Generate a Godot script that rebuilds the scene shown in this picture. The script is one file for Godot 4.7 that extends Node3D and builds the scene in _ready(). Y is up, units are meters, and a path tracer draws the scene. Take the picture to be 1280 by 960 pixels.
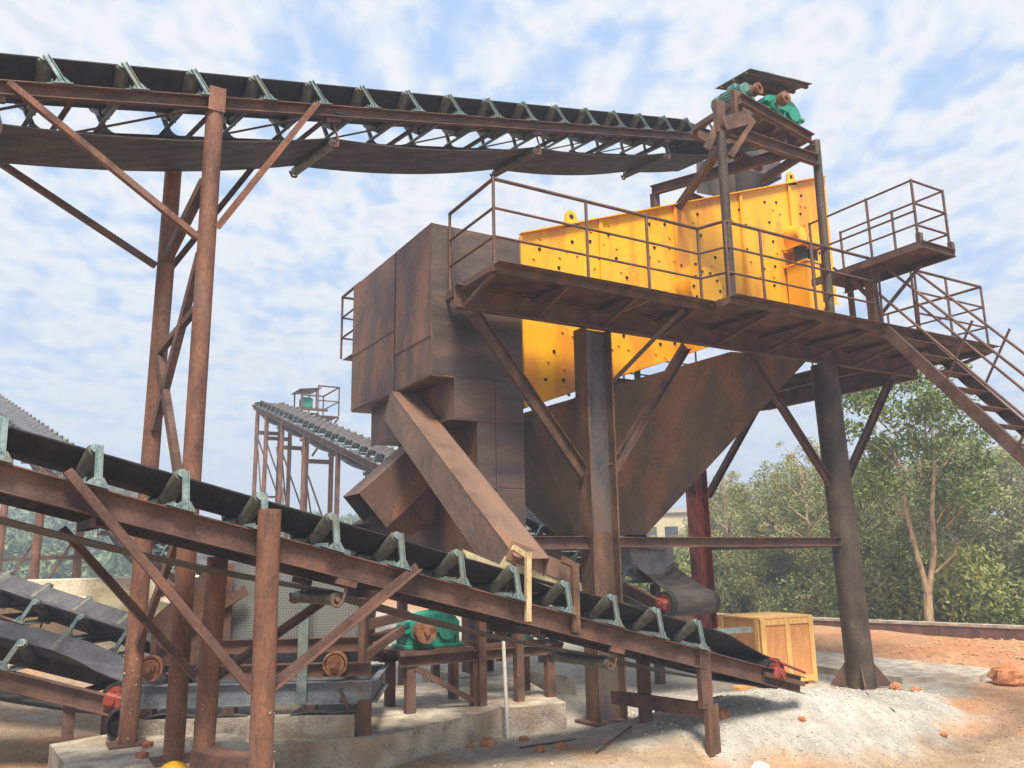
extends Node3D
# A screening plant: inclined belt conveyors, a yellow vibrating screen on a steel platform, chutes, drives, trees behind.
# X runs along the platform (away to the right), Y up, -Z away to the left. Metres.

const F := 1028.63
const RT := Vector3(0.86183385, -0.01773043, 0.50688071)
const UPV := Vector3(-0.08968655, 0.97831227, 0.18671217)
const BK := Vector3(-0.4991981, -0.20637524, 0.84155244)
const EYE := Vector3(0, 2, 0)
const UP := Vector3.UP
var m := {}
var used := {}

# ---------- a pixel gives a direction, a plane of the place gives the distance
func ray(u: float, v: float) -> Vector3: return RT * ((u - 640.0) / F) - UPV * ((v - 480.0) / F) - BK
func atx(u: float, v: float, x: float) -> Vector3: var d := ray(u, v); return EYE + d * ((x - EYE.x) / d.x)
func aty(u: float, v: float, y: float) -> Vector3: var d := ray(u, v); return EYE + d * ((y - EYE.y) / d.y)
func atz(u: float, v: float, z: float) -> Vector3: var d := ray(u, v); return EYE + d * ((z - EYE.z) / d.z)
func atp(u: float, v: float, p: Vector3, n: Vector3) -> Vector3: var d := ray(u, v); return EYE + d * ((p - EYE).dot(n) / d.dot(n))

# ---------- mesh collector
class G:
	var v := PackedVector3Array()
	var n := PackedVector3Array()
	var c := PackedColorArray()
	func tri(a: Vector3, b: Vector3, d: Vector3, nn: Vector3) -> void:
		if (d - a).cross(b - a).dot(nn) < 0.0:
			var t := b
			b = d
			d = t
		v.append(a); v.append(b); v.append(d)
		n.append(nn); n.append(nn); n.append(nn)
	func tris(a: Vector3, b: Vector3, d: Vector3, na: Vector3, nb: Vector3, nd: Vector3) -> void:
		if (d - a).cross(b - a).dot(na + nb + nd) < 0.0:
			v.append(a); v.append(d); v.append(b)
			n.append(na); n.append(nd); n.append(nb)
		else:
			v.append(a); v.append(b); v.append(d)
			n.append(na); n.append(nb); n.append(nd)
	func quad(a: Vector3, b: Vector3, d: Vector3, e: Vector3, nn: Vector3) -> void:
		tri(a, b, d, nn); tri(a, d, e, nn)
	func quad_auto(a: Vector3, b: Vector3, d: Vector3, e: Vector3, out: Vector3) -> void:
		var nn := (d - a).cross(e - b).normalized()
		if nn.dot(out) < 0.0: nn = -nn
		quad(a, b, d, e, nn)
	func box(o: Vector3, s: Vector3, b := Basis()) -> void:
		for k in 3:
			var x := b[k] * s[k] * 0.5
			var y := b[(k + 1) % 3] * s[(k + 1) % 3] * 0.5
			var z := b[(k + 2) % 3] * s[(k + 2) % 3] * 0.5
			for g in [-1.0, 1.0]:
				quad(o + x * g + y + z, o + x * g - y + z, o + x * g - y - z, o + x * g + y - z, b[k].normalized() * g)
	func cbox(o: Vector3, s: Vector3, r: float, b := Basis()) -> void:   # chamfered box
		var h := s * 0.5
		for k in 3:
			var x := b[k]
			var y := b[(k + 1) % 3]
			var z := b[(k + 2) % 3]
			var hx: float = h[k]
			var hy: float = h[(k + 1) % 3]
			var hz: float = h[(k + 2) % 3]
			for g in [-1.0, 1.0]:
				quad(o + x * hx * g + y * (hy - r) + z * (hz - r), o + x * hx * g - y * (hy - r) + z * (hz - r), o + x * hx * g - y * (hy - r) - z * (hz - r), o + x * hx * g + y * (hy - r) - z * (hz - r), x * g)
				for q in [-1.0, 1.0]:   # chamfer between +-x and +-y
					quad(o + x * hx * g + y * (hy - r) * q + z * (hz - r), o + x * (hx - r) * g + y * hy * q + z * (hz - r), o + x * (hx - r) * g + y * hy * q - z * (hz - r), o + x * hx * g + y * (hy - r) * q - z * (hz - r), (x * g + y * q).normalized())
		for gx in [-1.0, 1.0]:
			for gy in [-1.0, 1.0]:
				for gz in [-1.0, 1.0]:
					var X: Vector3 = b[0] * gx
					var Y: Vector3 = b[1] * gy
					var Z: Vector3 = b[2] * gz
					tri(o + X * h.x + Y * (h.y - r) + Z * (h.z - r), o + X * (h.x - r) + Y * h.y + Z * (h.z - r), o + X * (h.x - r) + Y * (h.y - r) + Z * h.z, (X + Y + Z).normalized())
	func ext(p: PackedVector2Array, a: Vector3, b: Vector3, up := Vector3.UP) -> void:
		var ax := (b - a).normalized()
		var rt := ax.cross(up)
		if rt.length() < 0.001: rt = ax.cross(Vector3.BACK)
		rt = rt.normalized()
		var u := rt.cross(ax)
		var area := 0.0
		for i in p.size():
			var q := p[(i + 1) % p.size()]
			area += p[i].x * q.y - q.x * p[i].y
		var g := 1.0 if area > 0.0 else -1.0
		for i in p.size():
			var q := p[(i + 1) % p.size()]
			var e := q - p[i]
			var nn := (rt * e.y - u * e.x).normalized() * g
			var p0 := rt * p[i].x + u * p[i].y
			var p1 := rt * q.x + u * q.y
			quad(a + p0, a + p1, b + p1, b + p0, nn)
		var t := Geometry2D.triangulate_polygon(p)
		for i in range(0, t.size(), 3):
			for k in 2:
				var o: Vector3 = a if k == 0 else b
				tri(o + rt * p[t[i]].x + u * p[t[i]].y, o + rt * p[t[i + 1]].x + u * p[t[i + 1]].y, o + rt * p[t[i + 2]].x + u * p[t[i + 2]].y, -ax if k == 0 else ax)
	func bar(a: Vector3, b: Vector3, w: float, h: float, up := Vector3.UP) -> void:
		ext(PackedVector2Array([Vector2(-w / 2, -h / 2), Vector2(w / 2, -h / 2), Vector2(w / 2, h / 2), Vector2(-w / 2, h / 2)]), a, b, up)
	func pipe(a: Vector3, b: Vector3, r: float, seg := 14, r2 := -1.0, caps := true) -> void:
		if r2 < 0.0: r2 = r
		var ax := (b - a).normalized()
		var s := ax.cross(Vector3.UP if absf(ax.y) < 0.95 else Vector3.RIGHT).normalized()
		var t := s.cross(ax)
		for i in seg:
			var d0 := s * cos(TAU * i / seg) + t * sin(TAU * i / seg)
			var d1 := s * cos(TAU * (i + 1) / seg) + t * sin(TAU * (i + 1) / seg)
			tris(a + d0 * r, a + d1 * r, b + d1 * r2, d0, d1, d1)
			tris(a + d0 * r, b + d1 * r2, b + d0 * r2, d0, d1, d0)
			if caps:
				tri(a, a + d0 * r, a + d1 * r, -ax)
				tri(b, b + d0 * r2, b + d1 * r2, ax)
	func tube(pts: Array, r: float, seg := 8) -> void:
		for i in pts.size() - 1:
			pipe(pts[i], pts[i + 1], r, seg)
	func lathe(a: Vector3, ax: Vector3, prof: Array, seg := 20) -> void:   # prof: Vector2(along, radius)
		for i in prof.size() - 1:
			if absf(prof[i].x - prof[i + 1].x) < 1e-5:
				var s := ax.cross(Vector3.UP if absf(ax.y) < 0.95 else Vector3.RIGHT).normalized()
				var t := s.cross(ax)
				var g := 1.0 if prof[i].y > prof[i + 1].y else -1.0
				for k in seg:
					var d0 := s * cos(TAU * k / seg) + t * sin(TAU * k / seg)
					var d1 := s * cos(TAU * (k + 1) / seg) + t * sin(TAU * (k + 1) / seg)
					quad(a + ax * prof[i].x + d0 * prof[i].y, a + ax * prof[i].x + d1 * prof[i].y, a + ax * prof[i].x + d1 * prof[i + 1].y, a + ax * prof[i].x + d0 * prof[i + 1].y, ax * g)
			else:
				pipe(a + ax * prof[i].x, a + ax * prof[i + 1].x, prof[i].y, seg, prof[i + 1].y, false)
	func poly(pts: Array, th: Vector3) -> void:   # planar polygon, thickened by th
		var nn := Vector3.ZERO
		for i in pts.size():
			nn += (pts[i] - pts[0]).cross(pts[(i + 1) % pts.size()] - pts[0])
		nn = nn.normalized()
		var e := (pts[1] - pts[0]).normalized() as Vector3
		var f := nn.cross(e)
		var p2 := PackedVector2Array()
		var mid := Vector3.ZERO
		for q in pts:
			p2.append(Vector2((q - pts[0]).dot(e), (q - pts[0]).dot(f)))
			mid += q / pts.size()
		var t := Geometry2D.triangulate_polygon(p2)
		var sg := 1.0 if nn.dot(th) > 0.0 else -1.0
		for i in range(0, t.size(), 3):
			tri(pts[t[i]], pts[t[i + 1]], pts[t[i + 2]], -nn * sg)
			tri(pts[t[i]] + th, pts[t[i + 1]] + th, pts[t[i + 2]] + th, nn * sg)
		for i in pts.size():
			var a: Vector3 = pts[i]
			var b: Vector3 = pts[(i + 1) % pts.size()]
			var out := (b - a).cross(nn).normalized()
			quad(a, b, b + th, a + th, out)
	func mesh() -> ArrayMesh:
		var arr := []
		arr.resize(Mesh.ARRAY_MAX)
		arr[Mesh.ARRAY_VERTEX] = v
		arr[Mesh.ARRAY_NORMAL] = n
		if c.size() == v.size(): arr[Mesh.ARRAY_COLOR] = c
		var am := ArrayMesh.new()
		am.add_surface_from_arrays(Mesh.PRIMITIVE_TRIANGLES, arr)
		return am

# ---------- section profiles
func chan(h: float, w: float, t: float, s := 1.0) -> PackedVector2Array:
	return PackedVector2Array([Vector2(0, -h / 2), Vector2(w * s, -h / 2), Vector2(w * s, -h / 2 + t), Vector2(t * s, -h / 2 + t), Vector2(t * s, h / 2 - t), Vector2(w * s, h / 2 - t), Vector2(w * s, h / 2), Vector2(0, h / 2)])
func isec(h: float, w: float, t: float) -> PackedVector2Array:
	var a := w / 2
	var b := h / 2
	var q := t * 0.5
	return PackedVector2Array([Vector2(-a, -b), Vector2(a, -b), Vector2(a, -b + t), Vector2(q, -b + t), Vector2(q, b - t), Vector2(a, b - t), Vector2(a, b), Vector2(-a, b), Vector2(-a, b - t), Vector2(-q, b - t), Vector2(-q, -b + t), Vector2(-a, -b + t)])
func ang(h: float, w: float, t: float, s := 1.0) -> PackedVector2Array:
	return PackedVector2Array([Vector2(0, 0), Vector2(w * s, 0), Vector2(w * s, t), Vector2(t * s, t), Vector2(t * s, h), Vector2(0, h)])

# ---------- nodes
func numbered(parent: Node, called: String) -> String:
	var key := str(parent.get_instance_id()) + called
	used[key] = used.get(key, -1) + 1
	return called if used[key] == 0 else "%s_%03d" % [called, used[key]]
func thing(called: String, label: String, category: String, at := Vector3.ZERO, group := "") -> Node3D:
	var o := Node3D.new()
	o.name = numbered(self, called)
	add_child(o)
	o.position = at
	o.set_meta("label", label)
	o.set_meta("category", category)
	if group: o.set_meta("group", group)
	return o
func wpos(p: Node) -> Vector3:
	var s := Vector3.ZERO
	while p != self and p is Node3D:
		s += (p as Node3D).position
		p = p.get_parent()
	return s
func part(parent: Node, called: String, g: G, mt: Material) -> MeshInstance3D:   # g holds world coordinates
	var o := MeshInstance3D.new()
	o.name = numbered(parent, called)
	o.mesh = g.mesh()
	o.material_override = mt
	o.position = -wpos(parent)
	parent.add_child(o)
	return o
func solo(called: String, label: String, category: String, g: G, mt: Material, group := "") -> MeshInstance3D:
	var o := part(self, called, g, mt)
	o.set_meta("label", label)
	o.set_meta("category", category)
	if group: o.set_meta("group", group)
	return o
func inst(parent: Node, called: String, ms: Mesh, mt: Material, x := Transform3D()) -> MeshInstance3D:   # local coordinates
	var o := MeshInstance3D.new()
	o.name = numbered(parent, called)
	o.mesh = ms
	o.material_override = mt
	o.transform = x
	parent.add_child(o)
	return o
func struct(called: String, g: G, mt: Material) -> MeshInstance3D:
	var o := part(self, called, g, mt)
	o.set_meta("kind", "structure")
	return o
func gbar(parent: Node, called: String, a: Vector3, b: Vector3, w: float, h: float, mt: Material, up := UP) -> MeshInstance3D:
	var g := G.new(); g.bar(a, b, w, h, up); return part(parent, called, g, mt)
func gpipe(parent: Node, called: String, a: Vector3, b: Vector3, r: float, mt: Material, seg := 14) -> MeshInstance3D:
	var g := G.new(); g.pipe(a, b, r, seg); return part(parent, called, g, mt)
func gext(parent: Node, called: String, p: PackedVector2Array, a: Vector3, b: Vector3, mt: Material, up := UP) -> MeshInstance3D:
	var g := G.new(); g.ext(p, a, b, up); return part(parent, called, g, mt)
func gpoly(parent: Node, called: String, pts: Array, th: Vector3, mt: Material) -> MeshInstance3D:
	var g := G.new(); g.poly(pts, th); return part(parent, called, g, mt)
func gbox(parent: Node, called: String, o: Vector3, s: Vector3, mt: Material, b := Basis(), r := 0.0) -> MeshInstance3D:
	var g := G.new()
	if r > 0.0: g.cbox(o, s, r, b)
	else: g.box(o, s, b)
	return part(parent, called, g, mt)

# ---------- materials
func c8(r: float, g: float, b: float) -> Color: return Color(r / 255.0, g / 255.0, b / 255.0)
func noise_bytes(size: int, freq: float, sd: int, oct := 4, type := FastNoiseLite.TYPE_SIMPLEX_SMOOTH) -> PackedByteArray:
	var fn := FastNoiseLite.new()
	fn.seed = sd
	fn.noise_type = type
	fn.frequency = freq
	fn.fractal_octaves = oct
	var im := fn.get_seamless_image(size, size)
	im.convert(Image.FORMAT_L8)
	return im.get_data()
var noise_cache := {}
func cached_noise(size: int, freq: float, sd: int, oct: int) -> PackedByteArray:
	var key := "%d_%f_%d" % [size, freq, sd]
	if not noise_cache.has(key): noise_cache[key] = noise_bytes(size, freq, sd, oct)
	return noise_cache[key]
# stops: colours from low to high; patch: colour laid where a second, coarser noise is high; speck: strength of fine grain
func texture(size: int, stops: Array, sd: int, f1 := 0.012, patch := Color(0, 0, 0, 0), thr := 0.62, speck := 0.10) -> ImageTexture:
	var a := noise_bytes(size, f1, sd, 5)
	var b := cached_noise(size, 0.0085, sd / 10 % 4 + 50, 3)
	var s := cached_noise(size, 0.20, sd / 10 % 2 + 60, 2)
	var out := PackedByteArray()
	out.resize(size * size * 3)
	var ns := stops.size() - 1
	for i in size * size:
		var t := clampf((a[i] / 255.0 - 0.5) * 1.25 + 0.5 + (s[i] / 255.0 - 0.5) * speck * 3.0, 0.0, 0.9999) * ns
		var k := int(t)
		var q: Color = stops[k].lerp(stops[k + 1], t - k)
		if patch.a > 0.0:
			q = q.lerp(Color(patch.r, patch.g, patch.b), smoothstep(thr, thr + 0.22, b[i] / 255.0 + (s[i] / 255.0 - 0.5) * 0.3 + (a[i] / 255.0 - 0.5) * 0.4) * patch.a)
		var z := 1.0 + (s[i] / 255.0 - 0.5) * speck * 2.0
		out[i * 3] = int(clampf(q.r * z, 0, 1) * 255)
		out[i * 3 + 1] = int(clampf(q.g * z, 0, 1) * 255)
		out[i * 3 + 2] = int(clampf(q.b * z, 0, 1) * 255)
	var im := Image.create_from_data(size, size, false, Image.FORMAT_RGB8, out)
	return ImageTexture.create_from_image(im)
var bumps := {}
func bump(freq: float, sd: int) -> ImageTexture:
	var key := "%f_%d" % [freq, sd]
	if not bumps.has(key):
		var by := noise_bytes(512, freq, sd, 5)
		var im := Image.create_from_data(512, 512, false, Image.FORMAT_L8, by)
		im.convert(Image.FORMAT_RGBA8)
		im.bump_map_to_normal_map(4.0)
		bumps[key] = ImageTexture.create_from_image(im)
	return bumps[key]
func mat(called: String, tx: Texture2D, sc: Vector3, rough: float, metal := 0.0, bfreq := 0.0, bsc := 0.5) -> StandardMaterial3D:
	var t := StandardMaterial3D.new()
	t.albedo_texture = tx
	t.uv1_triplanar = true
	t.uv1_world_triplanar = true
	t.uv1_triplanar_sharpness = 4.0
	t.uv1_scale = sc
	t.roughness = rough
	t.metallic = metal
	if bfreq > 0.0:
		t.normal_enabled = true
		t.normal_texture = bump(bfreq, 5)
		t.normal_scale = bsc
	m[called] = t
	return t
func V1(s: float) -> Vector3: return Vector3(s, s, s)

func make_materials() -> void:
	mat("rust_pipe", texture(360, [c8(90, 62, 52), c8(114, 78, 62), c8(128, 88, 69), c8(144, 100, 76)], 11, 0.02, Color(0.46, 0.37, 0.34, 0.6), 0.6), Vector3(0.5, 0.22, 0.5), 0.72, 0.1, 0.05, 0.14)
	mat("rust_frame", texture(360, [c8(76, 56, 50), c8(96, 70, 61), c8(110, 80, 68), c8(130, 90, 70)], 21, 0.016, Color(0.40, 0.33, 0.31, 0.6), 0.6), V1(0.4), 0.7, 0.1, 0.05, 0.14)
	mat("rust_orange", texture(360, [c8(72, 53, 45), c8(94, 69, 54), c8(112, 81, 62), c8(134, 95, 71)], 31, 0.018, Color(0.36, 0.30, 0.27, 0.6), 0.6), Vector3(0.5, 0.25, 0.5), 0.75, 0.05, 0.05, 0.14)
	mat("plate_brown", texture(360, [c8(86, 67, 59), c8(102, 78, 68), c8(114, 86, 73), c8(130, 97, 79)], 41, 0.010, Color(0.62, 0.39, 0.27, 0.55), 0.52, 0.07), Vector3(0.32, 0.16, 0.32), 0.6, 0.25, 0.03, 0.25)
	mat("plate_dark", texture(360, [c8(68, 61, 60), c8(85, 74, 71), c8(98, 83, 78), c8(114, 92, 82)], 51, 0.014, Color(0.48, 0.36, 0.29, 0.5), 0.60, 0.06), Vector3(0.10, 0.42, 0.10), 0.55, 0.3, 0.03, 0.25)
	mat("plate_hopper", texture(360, [c8(74, 64, 58), c8(92, 76, 66), c8(104, 83, 70), c8(130, 94, 70)], 45, 0.012, Color(0.55, 0.36, 0.25, 0.6), 0.54, 0.07), Vector3(0.26, 0.16, 0.26), 0.55, 0.2, 0.03, 0.2)
	mat("plate_chute", texture(360, [c8(106, 86, 74), c8(124, 100, 86), c8(132, 106, 92), c8(146, 110, 88)], 61, 0.012, Color(0.54, 0.38, 0.28, 0.5), 0.6, 0.05), Vector3(0.35, 0.25, 0.35), 0.6, 0.2, 0.03, 0.3)
	mat("column_dark", texture(360, [c8(56, 49, 45), c8(72, 61, 54), c8(84, 71, 62), c8(104, 86, 72)], 71, 0.015, Color(0.48, 0.42, 0.38, 0.4), 0.66), Vector3(0.45, 0.25, 0.45), 0.65, 0.2, 0.05, 0.14)
	mat("web_grey", texture(360, [c8(70, 66, 66), c8(92, 87, 87), c8(106, 98, 96), c8(118, 94, 80)], 81, 0.012), Vector3(0.5, 0.15, 0.5), 0.55, 0.3)
	mat("red_paint", texture(360, [c8(126, 54, 44), c8(164, 76, 62), c8(176, 88, 72), c8(184, 100, 82)], 91, 0.02, Color(0.25, 0.13, 0.11, 0.7), 0.62), Vector3(0.5, 0.3, 0.5), 0.7)
	mat("yellow", texture(360, [c8(238, 170, 18), c8(244, 178, 24), c8(246, 184, 30), c8(247, 188, 40)], 101, 0.008, Color(0.85, 0.52, 0.13, 0.65), 0.50, 0.03), Vector3(0.42, 0.11, 0.42), 0.38, 0.0, 0.02, 0.08)
	mat("belt", texture(360, [c8(26, 25, 27), c8(34, 33, 35), c8(44, 42, 43), c8(56, 52, 50)], 111, 0.03), V1(0.5), 0.62, 0.0, 0.06, 0.3)
	mat("belt_dusty", texture(360, [c8(58, 57, 60), c8(74, 73, 78), c8(88, 86, 90), c8(106, 101, 98)], 121, 0.02), V1(0.4), 0.6, 0.0, 0.06, 0.3)
	mat("belt_return", texture(360, [c8(52, 47, 46), c8(66, 60, 58), c8(80, 72, 68), c8(100, 90, 82)], 131, 0.018), Vector3(0.3, 0.8, 0.8), 0.7, 0.0, 0.06, 0.2)
	mat("galvanised", texture(200, [c8(108, 126, 128), c8(126, 144, 145), c8(138, 154, 153), c8(154, 166, 162)], 141, 0.03, Color(0.48, 0.46, 0.40, 0.6), 0.56), V1(1.2), 0.45, 0.45)
	mat("roller", texture(200, [c8(84, 84, 78), c8(102, 102, 94), c8(114, 112, 102), c8(130, 124, 112)], 151, 0.03), V1(1.5), 0.5, 0.35)
	mat("green", texture(200, [c8(24, 110, 92), c8(34, 138, 116), c8(42, 150, 126), c8(60, 158, 136)], 161, 0.02, Color(0.32, 0.42, 0.36, 0.5), 0.64), V1(1.0), 0.42)
	mat("teal", texture(200, [c8(66, 108, 102), c8(84, 130, 122), c8(96, 142, 132), c8(116, 150, 138)], 171, 0.02, Color(0.42, 0.38, 0.32, 0.5), 0.66), V1(1.0), 0.5)
	mat("red_machine", texture(200, [c8(104, 40, 34), c8(138, 54, 46), c8(148, 64, 52), c8(134, 82, 66)], 181, 0.03), V1(1.2), 0.55)
	mat("black", texture(200, [c8(22, 22, 24), c8(30, 30, 33), c8(38, 38, 40), c8(50, 48, 46)], 191, 0.03), V1(1.0), 0.6)
	mat("rust_disc", texture(200, [c8(96, 62, 46), c8(134, 90, 66), c8(150, 106, 82), c8(168, 128, 100)], 201, 0.03), V1(1.6), 0.6, 0.3)
	mat("mesh_grey", texture(360, [c8(98, 100, 102), c8(122, 124, 126), c8(136, 138, 138), c8(120, 106, 96)], 211, 0.02), Vector3(0.6, 0.3, 0.6), 0.5, 0.35)
	var pim := Image.create(64, 64, false, Image.FORMAT_RGB8)
	pim.fill(c8(132, 134, 134))
	for i in 4:
		for j in 4: pim.fill_rect(Rect2i(i * 16 + (8 if j % 2 else 2), j * 16 + 4, 5, 8), c8(74, 74, 76))
	mat("perforated", ImageTexture.create_from_image(pim), V1(9.0), 0.5, 0.3)
	mat("blue_grey", texture(360, [c8(94, 100, 108), c8(120, 126, 134), c8(134, 140, 146), c8(124, 104, 90)], 221, 0.014), V1(0.5), 0.55, 0.2)
	mat("concrete", texture(360, [c8(132, 124, 112), c8(168, 158, 144), c8(186, 176, 160), c8(202, 192, 176)], 231, 0.02, Color(0.56, 0.46, 0.36, 0.5), 0.6), V1(0.45), 0.92, 0.0, 0.08, 0.35)
	mat("concrete_wall", texture(360, [c8(176, 164, 142), c8(204, 192, 168), c8(214, 202, 180), c8(222, 212, 192)], 241, 0.02, Color(0.60, 0.54, 0.44, 0.4), 0.62), V1(0.2), 0.92)
	mat("wood_panel", texture(360, [c8(196, 134, 80), c8(206, 143, 87), c8(211, 149, 92), c8(217, 157, 100)], 251, 0.02), Vector3(0.9, 0.3, 0.9), 0.75)
	mat("wood_batten", texture(360, [c8(212, 164, 94), c8(222, 177, 106), c8(228, 185, 115), c8(233, 193, 126)], 261, 0.02), Vector3(1.6, 0.4, 1.6), 0.75)
	mat("wood_pale", texture(200, [c8(150, 128, 92), c8(186, 164, 124), c8(200, 180, 142), c8(214, 198, 162)], 271, 0.03), Vector3(2.0, 0.5, 2.0), 0.85)
	mat("brick", texture(200, [c8(140, 72, 52), c8(172, 96, 72), c8(186, 112, 86), c8(196, 140, 116)], 281, 0.04), V1(2.0), 0.9, 0.0, 0.1, 0.8)
	mat("rock", texture(200, [c8(150, 92, 58), c8(184, 120, 80), c8(196, 134, 92), c8(206, 152, 112)], 291, 0.03), V1(0.9), 0.95, 0.0, 0.08, 1.0)
	mat("white_pipe", texture(200, [c8(206, 204, 198), c8(226, 224, 218), c8(232, 230, 226), c8(236, 234, 230)], 301, 0.03), V1(1.0), 0.5)
	mat("canopy", texture(200, [c8(70, 70, 66), c8(96, 96, 90), c8(108, 106, 98), c8(120, 112, 100)], 311, 0.03, Color(0.45, 0.33, 0.27, 0.6), 0.64), V1(0.8), 0.6, 0.3)
	mat("bark", texture(200, [c8(120, 98, 74), c8(164, 138, 108), c8(184, 160, 128), c8(200, 178, 148)], 321, 0.03), Vector3(1.2, 0.4, 1.2), 0.9)
	mat("bark_dark", texture(200, [c8(84, 74, 60), c8(116, 102, 84), c8(134, 120, 100), c8(150, 136, 114)], 331, 0.03), Vector3(1.2, 0.4, 1.2), 0.9)
	mat("plaster", texture(200, [c8(206, 192, 150), c8(218, 204, 164), c8(224, 210, 172), c8(228, 216, 180)], 341, 0.03), V1(0.2), 0.9)
	mat("rubber_skirt", texture(200, [c8(140, 128, 98), c8(170, 158, 124), c8(184, 172, 138), c8(196, 184, 150)], 351, 0.02, Color(0.42, 0.36, 0.28, 0.6), 0.6), V1(0.8), 0.8)
	mat("helmet", texture(200, [c8(232, 170, 20), c8(240, 184, 34), c8(244, 190, 40), c8(246, 196, 60)], 361, 0.02), V1(1.0), 0.35)
	mat("window_glass", texture(200, [c8(60, 66, 72), c8(74, 80, 86), c8(82, 88, 94), c8(90, 96, 102)], 371, 0.02), V1(0.3), 0.2)
	mat("bag", texture(200, [c8(216, 150, 150), c8(232, 200, 196), c8(240, 228, 222), c8(244, 236, 230)], 381, 0.03), V1(2.5), 0.6)
	for a in [["leaf_dark", c8(102, 124, 66)], ["leaf_mid", c8(124, 136, 82)], ["leaf_grey", c8(148, 153, 108)], ["leaf_far", c8(96, 120, 84)]]:
		var t := StandardMaterial3D.new()
		t.albedo_color = Color(1, 1, 1)
		t.vertex_color_use_as_albedo = true
		t.roughness = 0.6
		t.cull_mode = BaseMaterial3D.CULL_DISABLED
		t.backlight_enabled = true
		t.backlight = Color(0.35, 0.42, 0.2)
		t.set_meta("c", a[1])
		m[a[0]] = t
	var gr := mat("ground", texture(360, [Color(0.80, 0.80, 0.80), Color(0.90, 0.90, 0.90), Color(0.95, 0.95, 0.95), Color(1, 1, 1)], 401, 0.03, Color(0.8, 0.77, 0.74, 0.5), 0.62, 0.12), V1(0.5), 0.95, 0.0, 0.09, 1.0)
	gr.vertex_color_use_as_albedo = true

# ---------- sky
func make_sky() -> PanoramaSkyMaterial:
	var w := 2880
	var h := 1440
	var big := FastNoiseLite.new(); big.seed = 4; big.frequency = 1.3; big.fractal_octaves = 3
	var puff := FastNoiseLite.new(); puff.seed = 9; puff.frequency = 5.0; puff.fractal_octaves = 5; puff.fractal_gain = 0.5
	var rows := []
	rows.resize(h / 2)
	var blue := Color(0.655, 0.755, 0.890)
	var white := Color(0.855, 0.865, 0.885)
	var grey := Color(0.76, 0.79, 0.86)
	var pale := Color(0.765, 0.805, 0.865)
	var job := func(row: int) -> void:
		var el := (0.5 - (row + 0.5) / h) * PI
		var sy := sin(el)
		var k := cos(el) / (sy + 0.10)
		var hz := smoothstep(0.03, 0.42, sy)
		var line := PackedByteArray()
		line.resize(w * 3)
		for col in w:
			var az := TAU * col / w
			var px := cos(az) * k
			var pz := sin(az) * k
			var b := big.get_noise_2d(px, pz)
			# rows of small puffs in broad bands, drawn out along the wind
			var q := puff.get_noise_2d(px * 0.78 + pz * 0.34 + b * 0.12, pz * 1.0 - px * 0.55)
			var f := puff.get_noise_2d(px * 2.7 + 31.0, pz * 3.4 - px * 0.9)
			var t := smoothstep(-0.56, 0.32, q * 0.9 + b * 0.50 + f * 0.24 + 0.10)
			var c := blue.lerp(white, t)
			c = c.lerp(grey, smoothstep(0.22, 0.60, q + b * 0.5 - f * 0.35) * 0.55)
			c = pale.lerp(c, 0.30 + 0.70 * hz)
			var i := col * 3
			line[i] = int(clampf(c.r, 0, 1) * 255.0)
			line[i + 1] = int(clampf(c.g, 0, 1) * 255.0)
			line[i + 2] = int(clampf(c.b, 0, 1) * 255.0)
		rows[row] = line
	var id := WorkerThreadPool.add_group_task(job, h / 2)
	WorkerThreadPool.wait_for_group_task_completion(id)
	var data := PackedByteArray()
	for r in rows: data.append_array(r)
	var low := PackedByteArray()
	low.resize(w * (h - h / 2) * 3)
	low.fill(150)
	data.append_array(low)
	var im := Image.create_from_data(w, h, false, Image.FORMAT_RGB8, data)
	var s := PanoramaSkyMaterial.new()
	s.panorama = ImageTexture.create_from_image(im)
	return s

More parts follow.
